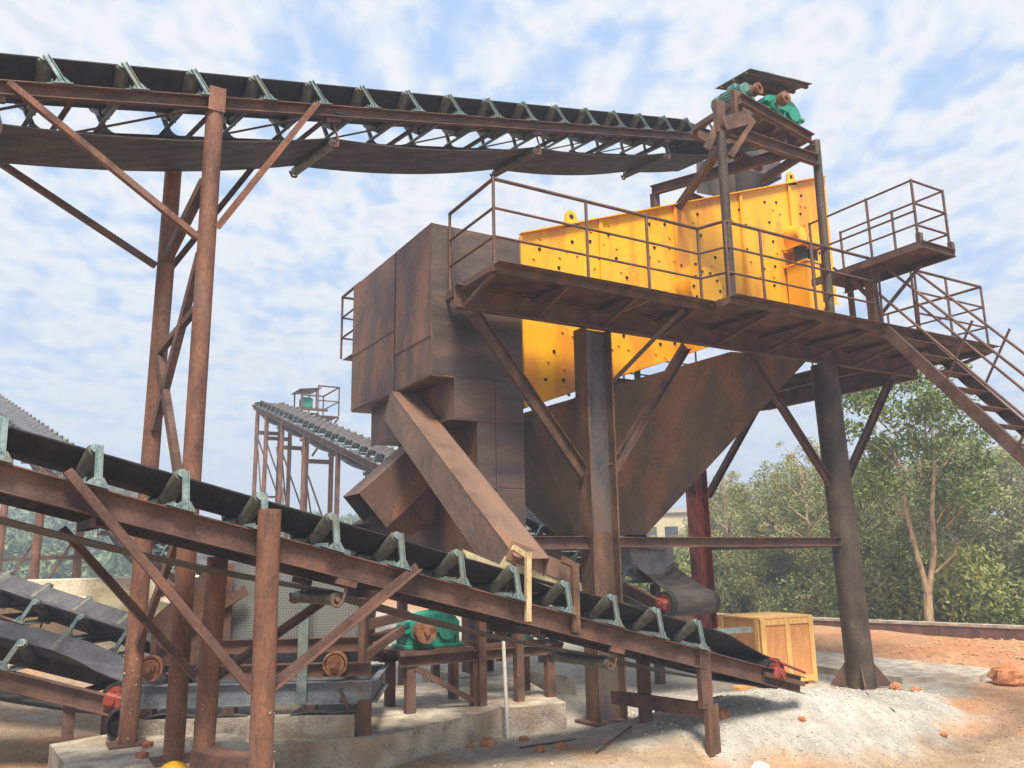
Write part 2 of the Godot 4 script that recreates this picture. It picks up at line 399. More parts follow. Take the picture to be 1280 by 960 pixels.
# ---------- belt conveyor
var idler_meshes := {}
func make_idler_meshes() -> void:
	var b := G.new()                       # cross angle and both side brackets: local x along, y up, z across
	b.ext(ang(0.04, 0.05, 0.006), Vector3(0.0, 0.008, -0.54), Vector3(0.0, 0.008, 0.54))
	for s in [-1.0, 1.0]:
		var foot := Vector3(0.085, 0.012, 0.530 * s)
		var tip := Vector3(0.012, 0.290, 0.476 * s)
		b.ext(chan(0.052, 0.022, 0.006, -1.0), foot, tip, Vector3(1, 0, 0))
		b.bar(foot + Vector3(0.01, 0.055, 0), foot + Vector3(0.062, 0.0, 0), 0.03, 0.008, Vector3(0, 0, s))
		b.bar(foot + Vector3(-0.015, 0.06, 0), foot + Vector3(-0.062, 0.0, 0), 0.03, 0.008, Vector3(0, 0, s))
		b.bar(foot + Vector3(-0.09, -0.004, 0), foot + Vector3(0.075, -0.004, 0), 0.07, 0.010)
		b.lathe(Vector3(0, 0.264, 0.462 * s), Vector3(0, 0.54, 0.84 * s).normalized(), [Vector2(0, 0.0), Vector2(0, 0.040), Vector2(0.012, 0.040), Vector2(0.012, 0.014), Vector2(0.022, 0.012), Vector2(0.022, 0.0)], 14)
		b.bar(Vector3(0, 0.012, 0.178 * s), Vector3(0, 0.10, 0.178 * s), 0.04, 0.010, Vector3(0, 0, s))
	idler_meshes.bracket = b.mesh()
	var c := G.new()
	c.lathe(Vector3(0, 0.072, -0.162), Vector3(0, 0, 1), [Vector2(-0.02, 0.0), Vector2(-0.02, 0.012), Vector2(0, 0.012), Vector2(0, 0.05), Vector2(0.324, 0.05), Vector2(0.324, 0.012), Vector2(0.344, 0.012), Vector2(0.344, 0.0)], 14)
	idler_meshes.mid = c.mesh()
	for s in [-1.0, 1.0]:
		var w := G.new()
		var a := Vector3(0, 0.080, 0.195 * s)
		var e := Vector3(0, 0.260, 0.456 * s)
		var ax := (e - a).normalized()
		var l := (e - a).length()
		w.lathe(a, ax, [Vector2(-0.01, 0.0), Vector2(-0.01, 0.012), Vector2(0.01, 0.012), Vector2(0.01, 0.050), Vector2(0.016, 0.060), Vector2(l - 0.016, 0.060), Vector2(l - 0.008, 0.048), Vector2(l - 0.008, 0.014), Vector2(l + 0.012, 0.014), Vector2(l + 0.012, 0.0)], 16)
		idler_meshes["wing%d" % int(s)] = w.mesh()

# a = one end of the centre line at the level of the stringers' top, b = the other
func conveyor(root: Node3D, a: Vector3, b: Vector3, o: Dictionary) -> Dictionary:
	var ax := (b - a).normalized()
	var L := (b - a).length()
	var sd := Vector3(-ax.z, 0, ax.x).normalized()
	var up := sd.cross(ax).normalized()
	var hw: float = o.get("hw", 0.47)
	var sh: float = o.get("h", 0.18)
	var fm: Material = o.get("frame", m.rust_frame)
	for s in [-1.0, 1.0]:
		gext(root, "stringer", chan(sh, 0.075, 0.010, s), a + sd * hw * s - up * sh * 0.5, b + sd * hw * s - up * sh * 0.5, fm, up)
	var bs := Basis(ax, up, sd)
	# cross members and lacing
	var every: float = o.get("cross", 1.25)
	var n := int(L / every)
	for i in n:
		var t := (i + 0.5) * every
		gext(root, "cross_member", ang(0.06, 0.06, 0.006), a + ax * t - sd * (hw - 0.012) - up * (sh - 0.02), a + ax * t + sd * (hw - 0.012) - up * (sh - 0.02), fm, up)
		if o.get("lacing", false) and i < n - 1:
			gbar(root, "lacing_bar", a + ax * (t + 0.05) - sd * (hw - 0.02) - up * (sh - 0.06), a + ax * (t + every - 0.05) + sd * (hw - 0.02) - up * (sh - 0.06), 0.05, 0.006, fm, up)
	# idlers
	var sp: float = o.get("spacing", 0.64)
	var t0: float = o.get("first", 0.9)
	var t1: float = L - o.get("last", 0.9)
	while t0 < t1:
		var id := Node3D.new()
		id.name = numbered(root, "idler")
		root.add_child(id)
		id.transform = Transform3D(bs, a + ax * t0 - wpos(root))
		inst(id, "bracket", idler_meshes.bracket, m.galvanised)
		inst(id, "roller", idler_meshes.mid, m.roller)
		inst(id, "roller", idler_meshes["wing1"], m.roller)
		inst(id, "roller", idler_meshes["wing-1"], m.roller)
		t0 += sp
	# belt: troughed carrying run, wraps, sagging return run
	var pr: float = o.get("pulley", 0.19)
	var dr: float = o.get("drop", 0.40)
	var cy := 0.130 - pr
	var e0: float = o.get("end0", 0.1)
	var e1: float = L - o.get("end1", 0.1)
	var bw: float = o.get("bw", 0.375)
	var sec := func(t: float, f: float, lift: float) -> Array:
		var out := []
		for q in [-bw, -0.28, -0.19, 0.0, 0.19, 0.28, bw]:
			var wing: float = maxf(absf(q) - 0.185, 0.0)
			out.append(a + ax * t + sd * (q + signf(q) * wing * (0.10 if f < 0.5 else 0.0)) + up * (0.130 + wing * 0.70 * f + lift))
		return out
	var g := G.new()
	var prev := []
	var steps := int((e1 - e0) / 0.16)
	for i in steps + 1:
		var t := e0 + (e1 - e0) * i / steps
		var f := smoothstep(0.0, 1.0, clampf(minf(t - e0, e1 - t) / 0.9, 0, 1))
		var cur: Array = sec.call(t, f, 0.0)
		if prev.size(): band(g, prev, cur, up)
		prev = cur
	for k in 2:
		var t: float = e0 if k == 0 else e1
		var dirn := -1.0 if k == 0 else 1.0
		var pp := []
		for i in 13:
			var an := PI * i / 12.0
			var off: Vector3 = ax * (dirn * sin(an) * (pr + 0.006)) + up * (cy + cos(an) * (pr + 0.006))
			var cur := []
			for q in [-bw, 0.0, bw]: cur.append(a + ax * t + sd * q + off)
			if pp.size(): band(g, pp, cur, ax * (dirn * sin(an)) + up * cos(an))
			pp = cur
	part(root, "belt", g, o.get("belt", m.belt))
	# return run through its rollers
	var rt: Array = o.get("returns", [])
	var stops := [e0]
	for r in rt: stops.append(r)
	stops.append(e1)
	var hts := [cy - pr]
	for r in rt: hts.append(-dr)
	hts.append(cy - pr)
	g = G.new()
	prev = []
	for i in stops.size() - 1:
		var len: float = stops[i + 1] - stops[i]
		for j in 13:
			if j == 0 and i > 0: continue
			var s := j / 12.0
			var y: float = lerpf(hts[i], hts[i + 1], s) - 4.0 * s * (1.0 - s) * minf(len * len * float(o.get("sag", 0.010)), 0.22)
			var c = a + ax * (stops[i] + len * s) + up * y
			var cur := []
			for q in [-bw, -0.2, 0.0, 0.2, bw]: cur.append(c + sd * q)
			if prev.size(): band(g, prev, cur, -up)
			prev = cur
	part(root, "return_belt", g, o.get("belt_return", m.belt_return))
	for r in rt:
		var c: Vector3 = a + ax * r - up * (dr + 0.062)
		var ro := gpipe(root, "return_roller", c - sd * 0.45, c + sd * 0.45, 0.052, m.roller, 14)
		for s in [-1.0, 1.0]:
			var h := G.new()
			h.pipe(c + sd * 0.45 * s, c + sd * 0.50 * s, 0.018, 8)
			h.tube([c + sd * 0.485 * s - ax * 0.05 + up * 0.02, c + sd * 0.485 * s - up * 0.05 - ax * 0.03, c + sd * 0.485 * s - up * 0.055 + ax * 0.02, c + sd * 0.485 * s + ax * 0.05, c + sd * 0.485 * s + ax * 0.05 + up * 0.10, a + ax * (r + 0.03) + sd * 0.485 * s - up * sh], 0.013, 6)
			h.bar(a + ax * (r - 0.06) + sd * 0.50 * s - up * (sh + 0.03), a + ax * (r + 0.12) + sd * 0.50 * s - up * (sh + 0.03), 0.05, 0.05, up)
			part(ro, "hanger", h, fm)
	for k in 2:
		if o.get("pulley%d" % k, true):
			var c: Vector3 = a + ax * (e0 if k == 0 else e1) + up * cy
			var h := G.new()
			h.lathe(c - sd * 0.46, sd, [Vector2(0.0, pr - 0.03), Vector2(0, pr), Vector2(0.92, pr), Vector2(0.92, pr - 0.03)], 28)
			var pu := part(root, "pulley", h, m.black)
			for s in [-1.0, 1.0]:
				var d := G.new()
				d.lathe(c + sd * 0.44 * s, sd * s, [Vector2(0.0, 0.0), Vector2(0.0, pr - 0.028), Vector2(0.012, pr - 0.028), Vector2(0.012, 0.07), Vector2(0.03, 0.06), Vector2(0.03, 0.0)], 24)
				part(pu, "end_disc", d, m.red_machine)
				d = G.new()
				d.pipe(c + sd * 0.46 * s, c + sd * (hw + 0.12) * s, 0.03, 10)
				d.cbox(c + sd * (hw + 0.05) * s, Vector3(0.2, 0.13, 0.08), 0.02, bs)
				part(pu, "bearing", d, m.red_machine)
	return {"a": a, "ax": ax, "sd": sd, "up": up, "hw": hw, "L": L, "sh": sh}
func band(g: G, p: Array, c: Array, out: Vector3) -> void:   # a strip of belt with thickness
	for i in p.size() - 1:
		g.quad_auto(p[i], p[i + 1], c[i + 1], c[i], out)
		g.quad_auto(p[i] - out * 0.012, p[i + 1] - out * 0.012, c[i + 1] - out * 0.012, c[i] - out * 0.012, -out)
	for k in [0, p.size() - 1]:
		var s: Vector3 = p[k] - p[p.size() / 2]
		g.quad_auto(p[k], p[k] - out * 0.012, c[k] - out * 0.012, c[k], s)
func cv(c: Dictionary, t: float, s: float, y: float) -> Vector3:   # a point of a conveyor: along, across (in half widths), up
	return c.a + c.ax * t + c.sd * (s * c.hw) + c.up * y

# ---------- railings
func rails(root: Node3D, pts: Array, height: float, levels: Array, r := 0.02, mt: Material = null) -> void:
	if mt == null: mt = m.rust_frame
	for h in levels:
		for i in pts.size() - 1:
			gpipe(root, "rail", pts[i] + UP * height * h, pts[i + 1] + UP * height * h, r * (1.15 if h == 1.0 else 0.85), mt, 8)
func rail_posts(root: Node3D, pts: Array, height: float, r := 0.02) -> void:
	for p in pts: gpipe(root, "rail_post", p, p + UP * height, r, m.rust_frame, 8)

func _ready() -> void:
	var cam := Camera3D.new()
	cam.name = "camera"
	cam.transform = Transform3D(Basis(RT, UPV, BK), EYE)
	cam.fov = rad_to_deg(2.0 * atan(480.0 / F))
	cam.near = 0.1
	cam.far = 2000.0
	add_child(cam)
	cam.current = true
	var env := Environment.new()
	env.background_mode = Environment.BG_SKY
	env.sky = Sky.new()
	env.sky.sky_material = make_sky()
	env.background_energy_multiplier = 0.31
	env.tonemap_mode = Environment.TONE_MAPPER_LINEAR
	env.tonemap_exposure = 4.2
	env.sdfgi_enabled = true
	env.ssao_enabled = true
	env.ssil_enabled = true
	env.fog_enabled = true
	env.fog_density = 0.0046
	env.fog_light_color = Color(0.82, 0.88, 0.96)
	var we := WorldEnvironment.new()
	we.environment = env
	add_child(we)
	var sun := DirectionalLight3D.new()
	sun.name = "sun"
	sun.light_color = Color(1.0, 0.95, 0.87)
	sun.light_energy = 0.5
	sun.light_angular_distance = 18.0
	sun.shadow_enabled = true
	add_child(sun)
	sun.look_at_from_position(Vector3(-3.5, 15, 9), Vector3.ZERO, UP)

	make_materials()
	make_idler_meshes()
	build_ground()
	build_concrete()
	build_platform()
	build_screen()
	build_hopper()
	build_discharge()
	build_upper_conveyor()
	build_drive()
	build_front_conveyor()
	build_side_conveyors()
	build_feeder()
	build_small()
	build_trees()
	build_distance()

# ---------- ground
var gn := FastNoiseLite.new()
var gn2 := FastNoiseLite.new()
func gravel_mask(x: float, z: float) -> float:
	var d := Vector2((x - 8.4) / 2.75, (z + 7.6 + (x - 8.4) * -0.12) / 1.35).length()
	return 1.0 - smoothstep(0.75, 1.05, d + gn.get_noise_2d(x * 3.0, z * 3.0) * 0.35)
func ground_h(x: float, z: float) -> float:
	var h := gn.get_noise_2d(x * 0.8, z * 0.8) * 0.05 + gn2.get_noise_2d(x, z) * 0.02
	if x > -4.0 and x < 22.0 and z > -16.0:
		h += gravel_mask(x, z) * 0.06 + 0.22 * exp(-(pow(x - 8.4, 2.0) / 3.0 + pow(z + 7.6, 2.0) / 0.7))
		h -= 0.34 * smoothstep(-7.4, -6.2, z) * (1.0 - smoothstep(9.5, 12.5, x))
		h += 0.22 * smoothstep(13.9, 14.8, x + gn.get_noise_2d(x * 2, z * 2) * 0.5) * (1.0 - smoothstep(17.0, 17.8, x))
	if x > 18.6: h -= smoothstep(18.6, 21.0, x) * 0.5
	if x > 4.5 and x < 14.0 and z < -8.4 and z > -14.0: h *= 0.4
	return h
func ground_c(x: float, z: float) -> Color:
	var a := gn.get_noise_2d(x * 1.7 + 40, z * 1.7)
	var b := gn2.get_noise_2d(x * 0.7 + 9, z * 0.7 - 30)
	var tan_c := Color(0.42, 0.29, 0.18).lerp(Color(0.47, 0.36, 0.25), clampf(0.5 + a, 0, 1))
	var red := Color(0.56, 0.265, 0.125).lerp(Color(0.58, 0.33, 0.18), clampf(0.5 + a * 1.3, 0, 1))
	var dust := Color(0.47, 0.43, 0.36).lerp(Color(0.56, 0.52, 0.45), clampf(0.5 + a, 0, 1))
	var c := tan_c
	c = c.lerp(red, smoothstep(0.08, 0.32, b + a * 0.5) * 0.75)                       # patches of red clay
	c = c.lerp(dust, smoothstep(-7.2, -8.0, z + a * 0.9) * smoothstep(3.6, 4.6, x + a) * (1.0 - smoothstep(13.6, 14.2, x + a * 0.6)))
	c = c.lerp(red, smoothstep(13.5, 14.3, x + a * 1.4) * smoothstep(-3.0, -6.5, z))
	c = c.lerp(Color(0.57, 0.55, 0.50).lerp(Color(0.47, 0.45, 0.40), clampf(0.5 + a * 1.5, 0, 1)), gravel_mask(x, z))
	c = c.lerp(Color(0.24, 0.165, 0.115), smoothstep(0.10, 0.34, gn2.get_noise_2d(x * 0.9 - 20, z * 1.3 + 4)) * smoothstep(-7.0, -6.0, z) * 0.8)   # damp mud
	c = c.lerp(Color(0.46, 0.42, 0.36), smoothstep(0.18, 0.36, gn.get_noise_2d(x * 2.6 + 11, z * 2.6 + 17)) * smoothstep(9.0, 4.0, x) * 0.7)     # spilt mortar
	return c
func build_ground() -> void:
	gn.seed = 3; gn.frequency = 0.35; gn.fractal_octaves = 4
	gn2.seed = 8; gn2.frequency = 0.55; gn2.fractal_octaves = 3
	var xs := []
	var zs := []
	for v in [-900.0, -400.0, -200.0, -110.0, -60.0, -35.0, -20.0, -12.0, -8.0, -5.0]: xs.append(v)
	var q := -3.0
	while q < 19.4: xs.append(q); q += 0.11
	for v in [20.0, 21.0, 23.0, 26.0, 30.0, 40.0, 60.0, 110.0, 200.0, 400.0, 900.0]: xs.append(v)
	for v in [-900.0, -400.0, -200.0, -120.0, -70.0, -45.0, -32.0, -25.0, -20.0, -17.5]: zs.append(v)
	q = -16.0
	while q < -4.2: zs.append(q); q += 0.11
	for v in [-4.0, -3.0, -1.5, 0.0, 3.0, 8.0, 20.0, 60.0, 200.0, 900.0]: zs.append(v)
	var P := []
	var C := []
	for x in xs:
		var r := PackedVector3Array()
		var rc := PackedColorArray()
		for z in zs:
			var far := absf(x) > 30.0 or absf(z) > 40.0
			r.append(Vector3(x, (-0.5 if x > 21.0 else 0.0) if far else ground_h(x, z), z))
			rc.append(ground_c(x, z))
		P.append(r); C.append(rc)
	var g := G.new()
	var N := []
	for i in xs.size():
		var r := PackedVector3Array()
		for j in zs.size():
			var dx: Vector3 = P[mini(i + 1, xs.size() - 1)][j] - P[maxi(i - 1, 0)][j]
			var dz: Vector3 = P[i][mini(j + 1, zs.size() - 1)] - P[i][maxi(j - 1, 0)]
			r.append(dz.cross(dx).normalized())
		N.append(r)
	for i in xs.size() - 1:
		for j in zs.size() - 1:
			for t in [[0, 0, 0, 1, 1, 1], [0, 0, 1, 1, 1, 0]]:
				var a := Vector2i(i + t[0], j + t[1])
				var b := Vector2i(i + t[2], j + t[3])
				var d := Vector2i(i + t[4], j + t[5])
				var A: Vector3 = P[a.x][a.y]
				var B: Vector3 = P[b.x][b.y]
				var D: Vector3 = P[d.x][d.y]
				if (D - A).cross(B - A).y < 0.0:
					var e := b
					b = d
					d = e
				for k in [a, b, d]:
					g.v.append(P[k.x][k.y]); g.n.append(N[k.x][k.y]); g.c.append(C[k.x][k.y])
	struct("ground", g, m.ground)

func slab(g: G, pts: Array, y0: float, y1: float) -> void:
	var p := []
	for q in pts: p.append(Vector3(q.x, y0, q.y))
	g.poly(p, Vector3(0, y1 - y0, 0))
func build_concrete() -> void:
	var g := G.new()
	slab(g, [Vector2(0.42, -9.35), Vector2(0.55, -7.85), Vector2(1.35, -7.35), Vector2(2.0, -7.35), Vector2(2.0, -9.2), Vector2(1.1, -9.6)], -0.3, 0.36)
	solo("concrete_plinth", "low concrete footing carrying the rusty pipe columns of the upper conveyor", "plinth", g, m.concrete)
	g = G.new()
	slab(g, [Vector2(2.004, -8.52), Vector2(2.55, -8.38), Vector2(3.15, -8.12), Vector2(4.96, -8.80), Vector2(5.81, -8.66), Vector2(6.6, -11.2), Vector2(2.004, -11.2)], -0.3, 0.29)
	solo("concrete_slab", "grey concrete base slab under the feeder and the green gear reducer", "slab", g, m.concrete)
	g = G.new()
	var fd := Vector2(0.885, 0.465)
	var fo := Vector2(1.18, -9.42) - Vector2(0.465, -0.885) * 0.14
	slab(g, [fo - fd * 0.2, fo + fd * 2.16, fo + fd * 2.16 + Vector2(0.465, -0.885) * 1.5, fo - fd * 0.2 + Vector2(0.465, -0.885) * 1.5], 0.1, 0.50)
	solo("concrete_footing", "pale concrete strip raised under the frame of the feeder", "footing", g, m.concrete)
	g = G.new()
	slab(g, [Vector2(11.75, -8.35), Vector2(12.75, -7.75), Vector2(13.75, -8.1), Vector2(13.6, -11.5), Vector2(11.9, -11.5)], -0.2, 0.11)
	solo("concrete_pad", "thin pale concrete pad beside the gravel heap and the red clay", "pad", g, m.concrete)
	g = G.new()
	slab(g, [Vector2(6.9, -11.5), Vector2(7.3, -10.6), Vector2(7.35, -12.9), Vector2(6.9, -13.0)], -0.2, 0.26)
	slab(g, [Vector2(5.9, -11.6), Vector2(6.9, -11.5), Vector2(6.9, -13.0), Vector2(5.9, -13.0)], -0.2, 0.26)
	solo("concrete_block", "grey concrete block on the ground behind the motor", "block", g, m.concrete)
	# kerb wall with a pale coping in front of the wood
	var k := thing("kerb_wall", "low brown kerb wall with pale coping between red clay and wood", "kerb", Vector3(18.3, 0, -13))
	var z := -30.0
	var pr := Vector3.ZERO
	while z < -2.0:
		var p := Vector3(18.25 + (z + 13.0) * 0.27 * 0.9, 0, z)
		if pr != Vector3.ZERO:
			g = G.new(); g.bar(pr + Vector3(0, 0.05, 0), p + Vector3(0, 0.05, -0.012), 0.24, 0.5); part(k, "block", g, m.rust_frame)
			g = G.new(); g.bar(pr + Vector3(0, 0.33, 0), p + Vector3(0, 0.33, -0.012), 0.28, 0.06); part(k, "coping", g, m.concrete)
		pr = p
		z += 2.0
	# old retaining wall behind the lower conveyors
	var w := thing("retaining_wall", "beige concrete retaining wall behind the stockpile conveyors", "wall", Vector3(1.5, 0, -19))
	g = G.new(); g.cbox(Vector3(2.4, 0.75, -21.0), Vector3(7.4, 1.95, 0.5), 0.03, Basis(UP, 0.18)); part(w, "wall_face", g, m.concrete_wall)
	g = G.new(); g.cbox(Vector3(0.55, 1.30, -20.05), Vector3(1.6, 0.12, 0.9), 0.02, Basis(UP, 0.18)); part(w, "ledge", g, m.concrete_wall)

# ---------- platform
const ZB := -8.65
const FL := 5.29
func build_platform() -> void:
	var p := thing("steel_platform", "rusty steel walkway platform on thick columns around the yellow screen", "platform", Vector3(6.4, 0, ZB))
	var mt: Material = m.rust_frame
	# main beams
	gext(p, "beam", chan(0.30, 0.10, 0.014, 1.0), Vector3(4.30, 5.12, ZB + 0.05), Vector3(13.45, 5.12, ZB + 0.05), mt)
	gext(p, "beam", chan(0.30, 0.10, 0.014, -1.0), Vector3(4.30, 5.12, -12.1), Vector3(13.45, 5.12, -12.1), mt)
	gext(p, "beam", chan(0.30, 0.10, 0.014, 1.0), Vector3(13.40, 5.118, ZB + 0.02), Vector3(13.40, 5.118, -12.08), mt)
	gext(p, "beam", chan(0.22, 0.09, 0.012, -1.0), Vector3(12.3, 5.13, ZB), Vector3(12.3, 5.13, -12.08), mt)
	# H column: flanges across X, web between
	for z in [ZB, -12.0]:
		var c := Node3D.new()
		c.name = numbered(p, "column")
		p.add_child(c)
		for s in [-1.0, 1.0]:
			gbox(c, "flange", Vector3(6.40 + 0.20 * s, 2.40, z), Vector3(0.024, 5.15, 0.28), m.rust_orange)
		gbox(c, "web", Vector3(6.40, 2.40, z), Vector3(0.376, 5.148, 0.016), m.web_grey)
		gbox(c, "splice_plate", Vector3(6.40, 1.86, z + 0.012), Vector3(0.374, 0.9, 0.012), m.rust_orange)
		gbox(c, "base_plate", Vector3(6.40, 0.02, z), Vector3(0.62, 0.04, 0.5), m.rust_frame)
	# round column with gusseted foot
	var rc := Node3D.new()
	rc.name = numbered(p, "column")
	p.add_child(rc)
	gpipe(rc, "shaft", Vector3(11.12, 0.0, ZB + 0.06), Vector3(11.04, 4.97, ZB + 0.0), 0.205, m.column_dark, 32)
	var g := G.new()
	g.lathe(Vector3(11.085, 2.5, ZB + 0.03), UP, [Vector2(0, 0.206), Vector2(0.005, 0.212), Vector2(0.02, 0.212), Vector2(0.025, 0.206)], 32)
	part(rc, "weld_seam", g, m.rust_frame)
	for i in 4:
		var an := PI / 4 + i * PI / 2
		var d := Vector3(cos(an), 0, sin(an))
		gpoly(rc, "gusset", [Vector3(11.115, 0.02, ZB + 0.055) + d * 0.20, Vector3(11.115, 0.02, ZB + 0.055) + d * 0.45, Vector3(11.113, 0.36, ZB + 0.05) + d * 0.20], d.cross(UP) * 0.014, m.rust_frame)
	gext(p, "column", isec(0.32, 0.28, 0.02), Vector3(11.22, -0.1, -11.95), Vector3(11.18, 4.97, -11.95), m.red_paint, Vector3.RIGHT)
	# diagonal braces
	var br := [[Vector3(4.58, 4.96, ZB), Vector3(6.17, 3.02, ZB), 0.17], [Vector3(8.05, 4.95, ZB), Vector3(6.63, 3.12, ZB), 0.15], [Vector3(9.30, 4.95, ZB), Vector3(10.93, 2.98, ZB), 0.13], [Vector3(12.75, 4.95, ZB), Vector3(11.25, 3.10, ZB), 0.13]]
	for b in br: gext(p, "brace", chan(b[2], 0.07, 0.01, 1.0), b[0], b[1], m.rust_orange if b[2] > 0.16 else mt, Vector3(0, 0, 1).cross(b[1] - b[0]))
	gext(p, "brace", chan(0.14, 0.07, 0.01, 1.0), Vector3(12.93, 4.95, -11.9), Vector3(11.40, 3.1, -11.9), mt, Vector3(0, 0, 1).cross(Vector3(-1.5, -1.8, 0)))
	gext(p, "brace", chan(0.14, 0.07, 0.01, 1.0), Vector3(9.4, 4.95, -11.9), Vector3(11.0, 3.1, -11.9), mt, Vector3(0, 0, 1).cross(Vector3(1.5, -1.8, 0)))
	# tie beams between the columns
	gext(p, "tie_beam", chan(0.13, 0.07, 0.01, 1.0), Vector3(6.62, 2.17, ZB + 0.05), Vector3(10.93, 2.15, ZB + 0.05), mt)
	gext(p, "tie_beam", chan(0.16, 0.07, 0.01, 1.0), Vector3(4.75, 2.17, ZB + 0.02), Vector3(6.18, 2.17, ZB + 0.02), mt)
	gext(p, "tie_beam", chan(0.16, 0.07, 0.01, 1.0), Vector3(11.12, 2.15, ZB - 0.26), Vector3(11.2, 2.15, -11.72), mt)
	# deck plates, one by one, each a hair uneven, and edge angles
	var rng := RandomNumberGenerator.new()
	rng.seed = 5
	var x := 4.39
	while x < 13.7:
		var e := minf(x + 1.25, 13.74)
		if x < 7.70 and e > 7.70: e = 7.72
		var zf := -7.77 if x < 7.70 else -7.40
		gbox(p, "deck_plate", Vector3((x + e) / 2, FL - 0.006 + rng.randf_range(-0.003, 0.003), (zf + ZB + 0.15) / 2 - 0.1), Vector3(e - x - 0.008, 0.006, zf - ZB + 0.15 + 0.2), m.rust_frame)
		x = e
	x = 12.32
	var zz := ZB - 0.3
	while zz > -12.0:
		gbox(p, "deck_plate", Vector3(13.0, FL - 0.006 + rng.randf_range(-0.003, 0.003), zz - 0.42), Vector3(1.42, 0.006, 0.83), m.rust_frame)
		zz -= 0.84
	x = 4.39
	while x < 12.2:
		gbox(p, "deck_plate", Vector3(x + 0.62, FL - 0.006, -12.5), Vector3(1.24, 0.006, 0.9), m.rust_frame)
		x += 1.25
	gext(p, "edge_angle", ang(0.10, 0.05, 0.008, -1.0), Vector3(4.39, FL - 0.09, -7.77), Vector3(7.72, FL - 0.09, -7.77), mt)
	gext(p, "edge_angle", ang(0.10, 0.05, 0.008, -1.0), Vector3(7.725, FL - 0.09, -7.77), Vector3(7.725, FL - 0.09, -7.40), mt)
	gext(p, "edge_angle", ang(0.10, 0.05, 0.008, -1.0), Vector3(7.725, FL - 0.091, -7.395), Vector3(13.74, FL - 0.091, -7.395), mt)
	gext(p, "edge_angle", ang(0.10, 0.05, 0.008, -1.0), Vector3(4.385, FL - 0.09, -9.0), Vector3(4.385, FL - 0.09, -7.77), mt)
	gext(p, "edge_angle", ang(0.10, 0.05, 0.008, 1.0), Vector3(13.745, FL - 0.09, -12.0), Vector3(13.745, FL - 0.09, -7.4), mt)
	# outriggers under the deck and their struts
	x = 4.43
	while x < 13.8:
		var zf := -7.80 if x < 7.70 else -7.43
		gext(p, "outrigger", ang(0.06, 0.06, 0.006, 1.0), Vector3(x, FL - 0.075, ZB), Vector3(x, FL - 0.075, zf), mt)
		gbar(p, "strut", Vector3(x, 5.0, ZB + 0.06), Vector3(x, FL - 0.08, zf - 0.02), 0.05, 0.05, mt)
		x += 1.03
	gext(p, "hanger_angle", ang(0.05, 0.05, 0.006, 1.0), Vector3(7.35, FL - 0.10, -7.85), Vector3(6.62, 4.25, ZB + 0.14), mt)
	# railing
	var H := 1.07
	var A := [Vector3(4.42, FL, -8.95), Vector3(4.42, FL, -7.80), Vector3(7.62, FL, -7.80), Vector3(7.76, FL, -7.43), Vector3(10.78, FL, -7.43)]
	rails(p, A, H, [1.0, 0.66, 0.33])
	rail_posts(p, [A[0], A[1], Vector3(5.75, FL, -7.80), Vector3(6.72, FL, -7.80), A[2], A[3], Vector3(8.42, FL, -7.43), Vector3(9.45, FL, -7.43), A[4]], H)
	var B := [Vector3(11.78, FL, -7.43), Vector3(13.70, FL, -7.43), Vector3(13.70, FL, -12.9)]
	rails(p, B, H, [1.0, 0.66, 0.33])
	rail_posts(p, [B[0], Vector3(12.7, FL, -7.43), B[1], Vector3(13.70, FL, -9.2), Vector3(13.70, FL, -11.0), B[2]], H)
	var D := [Vector3(4.35, FL, -12.05), Vector3(4.35, FL, -12.9), Vector3(12.3, FL, -12.9)]
	rails(p, D, H, [1.0, 0.66, 0.33])
	rail_posts(p, [D[0], D[1], Vector3(6.3, FL, -12.9), Vector3(8.3, FL, -12.9), Vector3(10.3, FL, -12.9), D[2]], H)
	# inspection landing above the deck end
	var q := thing("inspection_landing", "small raised inspection landing on a wooden post beside the stairs", "landing", Vector3(10.78, FL, -7.25))
	var y := 6.28
	gpoly(q, "floor_plate", [Vector3(10.62, y, -8.4), Vector3(10.62, y, -6.5), Vector3(11.44, y, -6.5), Vector3(11.44, y, -8.4)], Vector3(0, 0.008, 0), mt)
	for xx in [10.62, 11.44]: gext(q, "edge_channel", chan(0.11, 0.05, 0.008, 1.0 if xx > 11.0 else -1.0), Vector3(xx, y - 0.04, -8.4), Vector3(xx, y - 0.04, -6.5), mt)
	gext(q, "edge_channel", chan(0.11, 0.05, 0.008, 1.0), Vector3(10.64, y - 0.04, -6.52), Vector3(11.42, y - 0.04, -6.52), mt)
	gbox(q, "stub", Vector3(10.66, y + 0.06, -6.53), Vector3(0.07, 0.16, 0.07), mt)
	gbox(q, "stub", Vector3(11.42, y + 0.06, -6.53), Vector3(0.07, 0.16, 0.07), mt)
	gbox(q, "post", Vector3(10.84, (FL + y) / 2 - 0.03, -7.50), Vector3(0.14, y - FL - 0.08, 0.14), m.rust_orange, Basis(), 0.012)
	gbar(q, "strut", Vector3(10.84, 5.75, -7.52), Vector3(10.80, y - 0.08, -7.85), 0.05, 0.06, mt)
	gbar(q, "strut", Vector3(10.9, 5.45, -7.48), Vector3(11.3, y - 0.09, -6.95), 0.05, 0.05, mt)
	gbar(q, "strut", Vector3(11.30, FL, -8.2), Vector3(11.30, y - 0.09, -8.2), 0.07, 0.07, mt)
	var R := [Vector3(10.66, y, -8.36), Vector3(10.66, y, -6.55), Vector3(11.42, y, -6.55), Vector3(11.42, y, -8.36)]
	rails(q, [R[0], R[1]], 0.98, [0.98, 0.5])
	rails(q, [R[1], R[2], R[3]], 0.98, [0.98, 0.62, 0.28])
	rail_posts(q, [R[0], Vector3(10.66, y, -7.3), R[1], R[2], Vector3(11.42, y, -7.4), R[3]], 0.98)
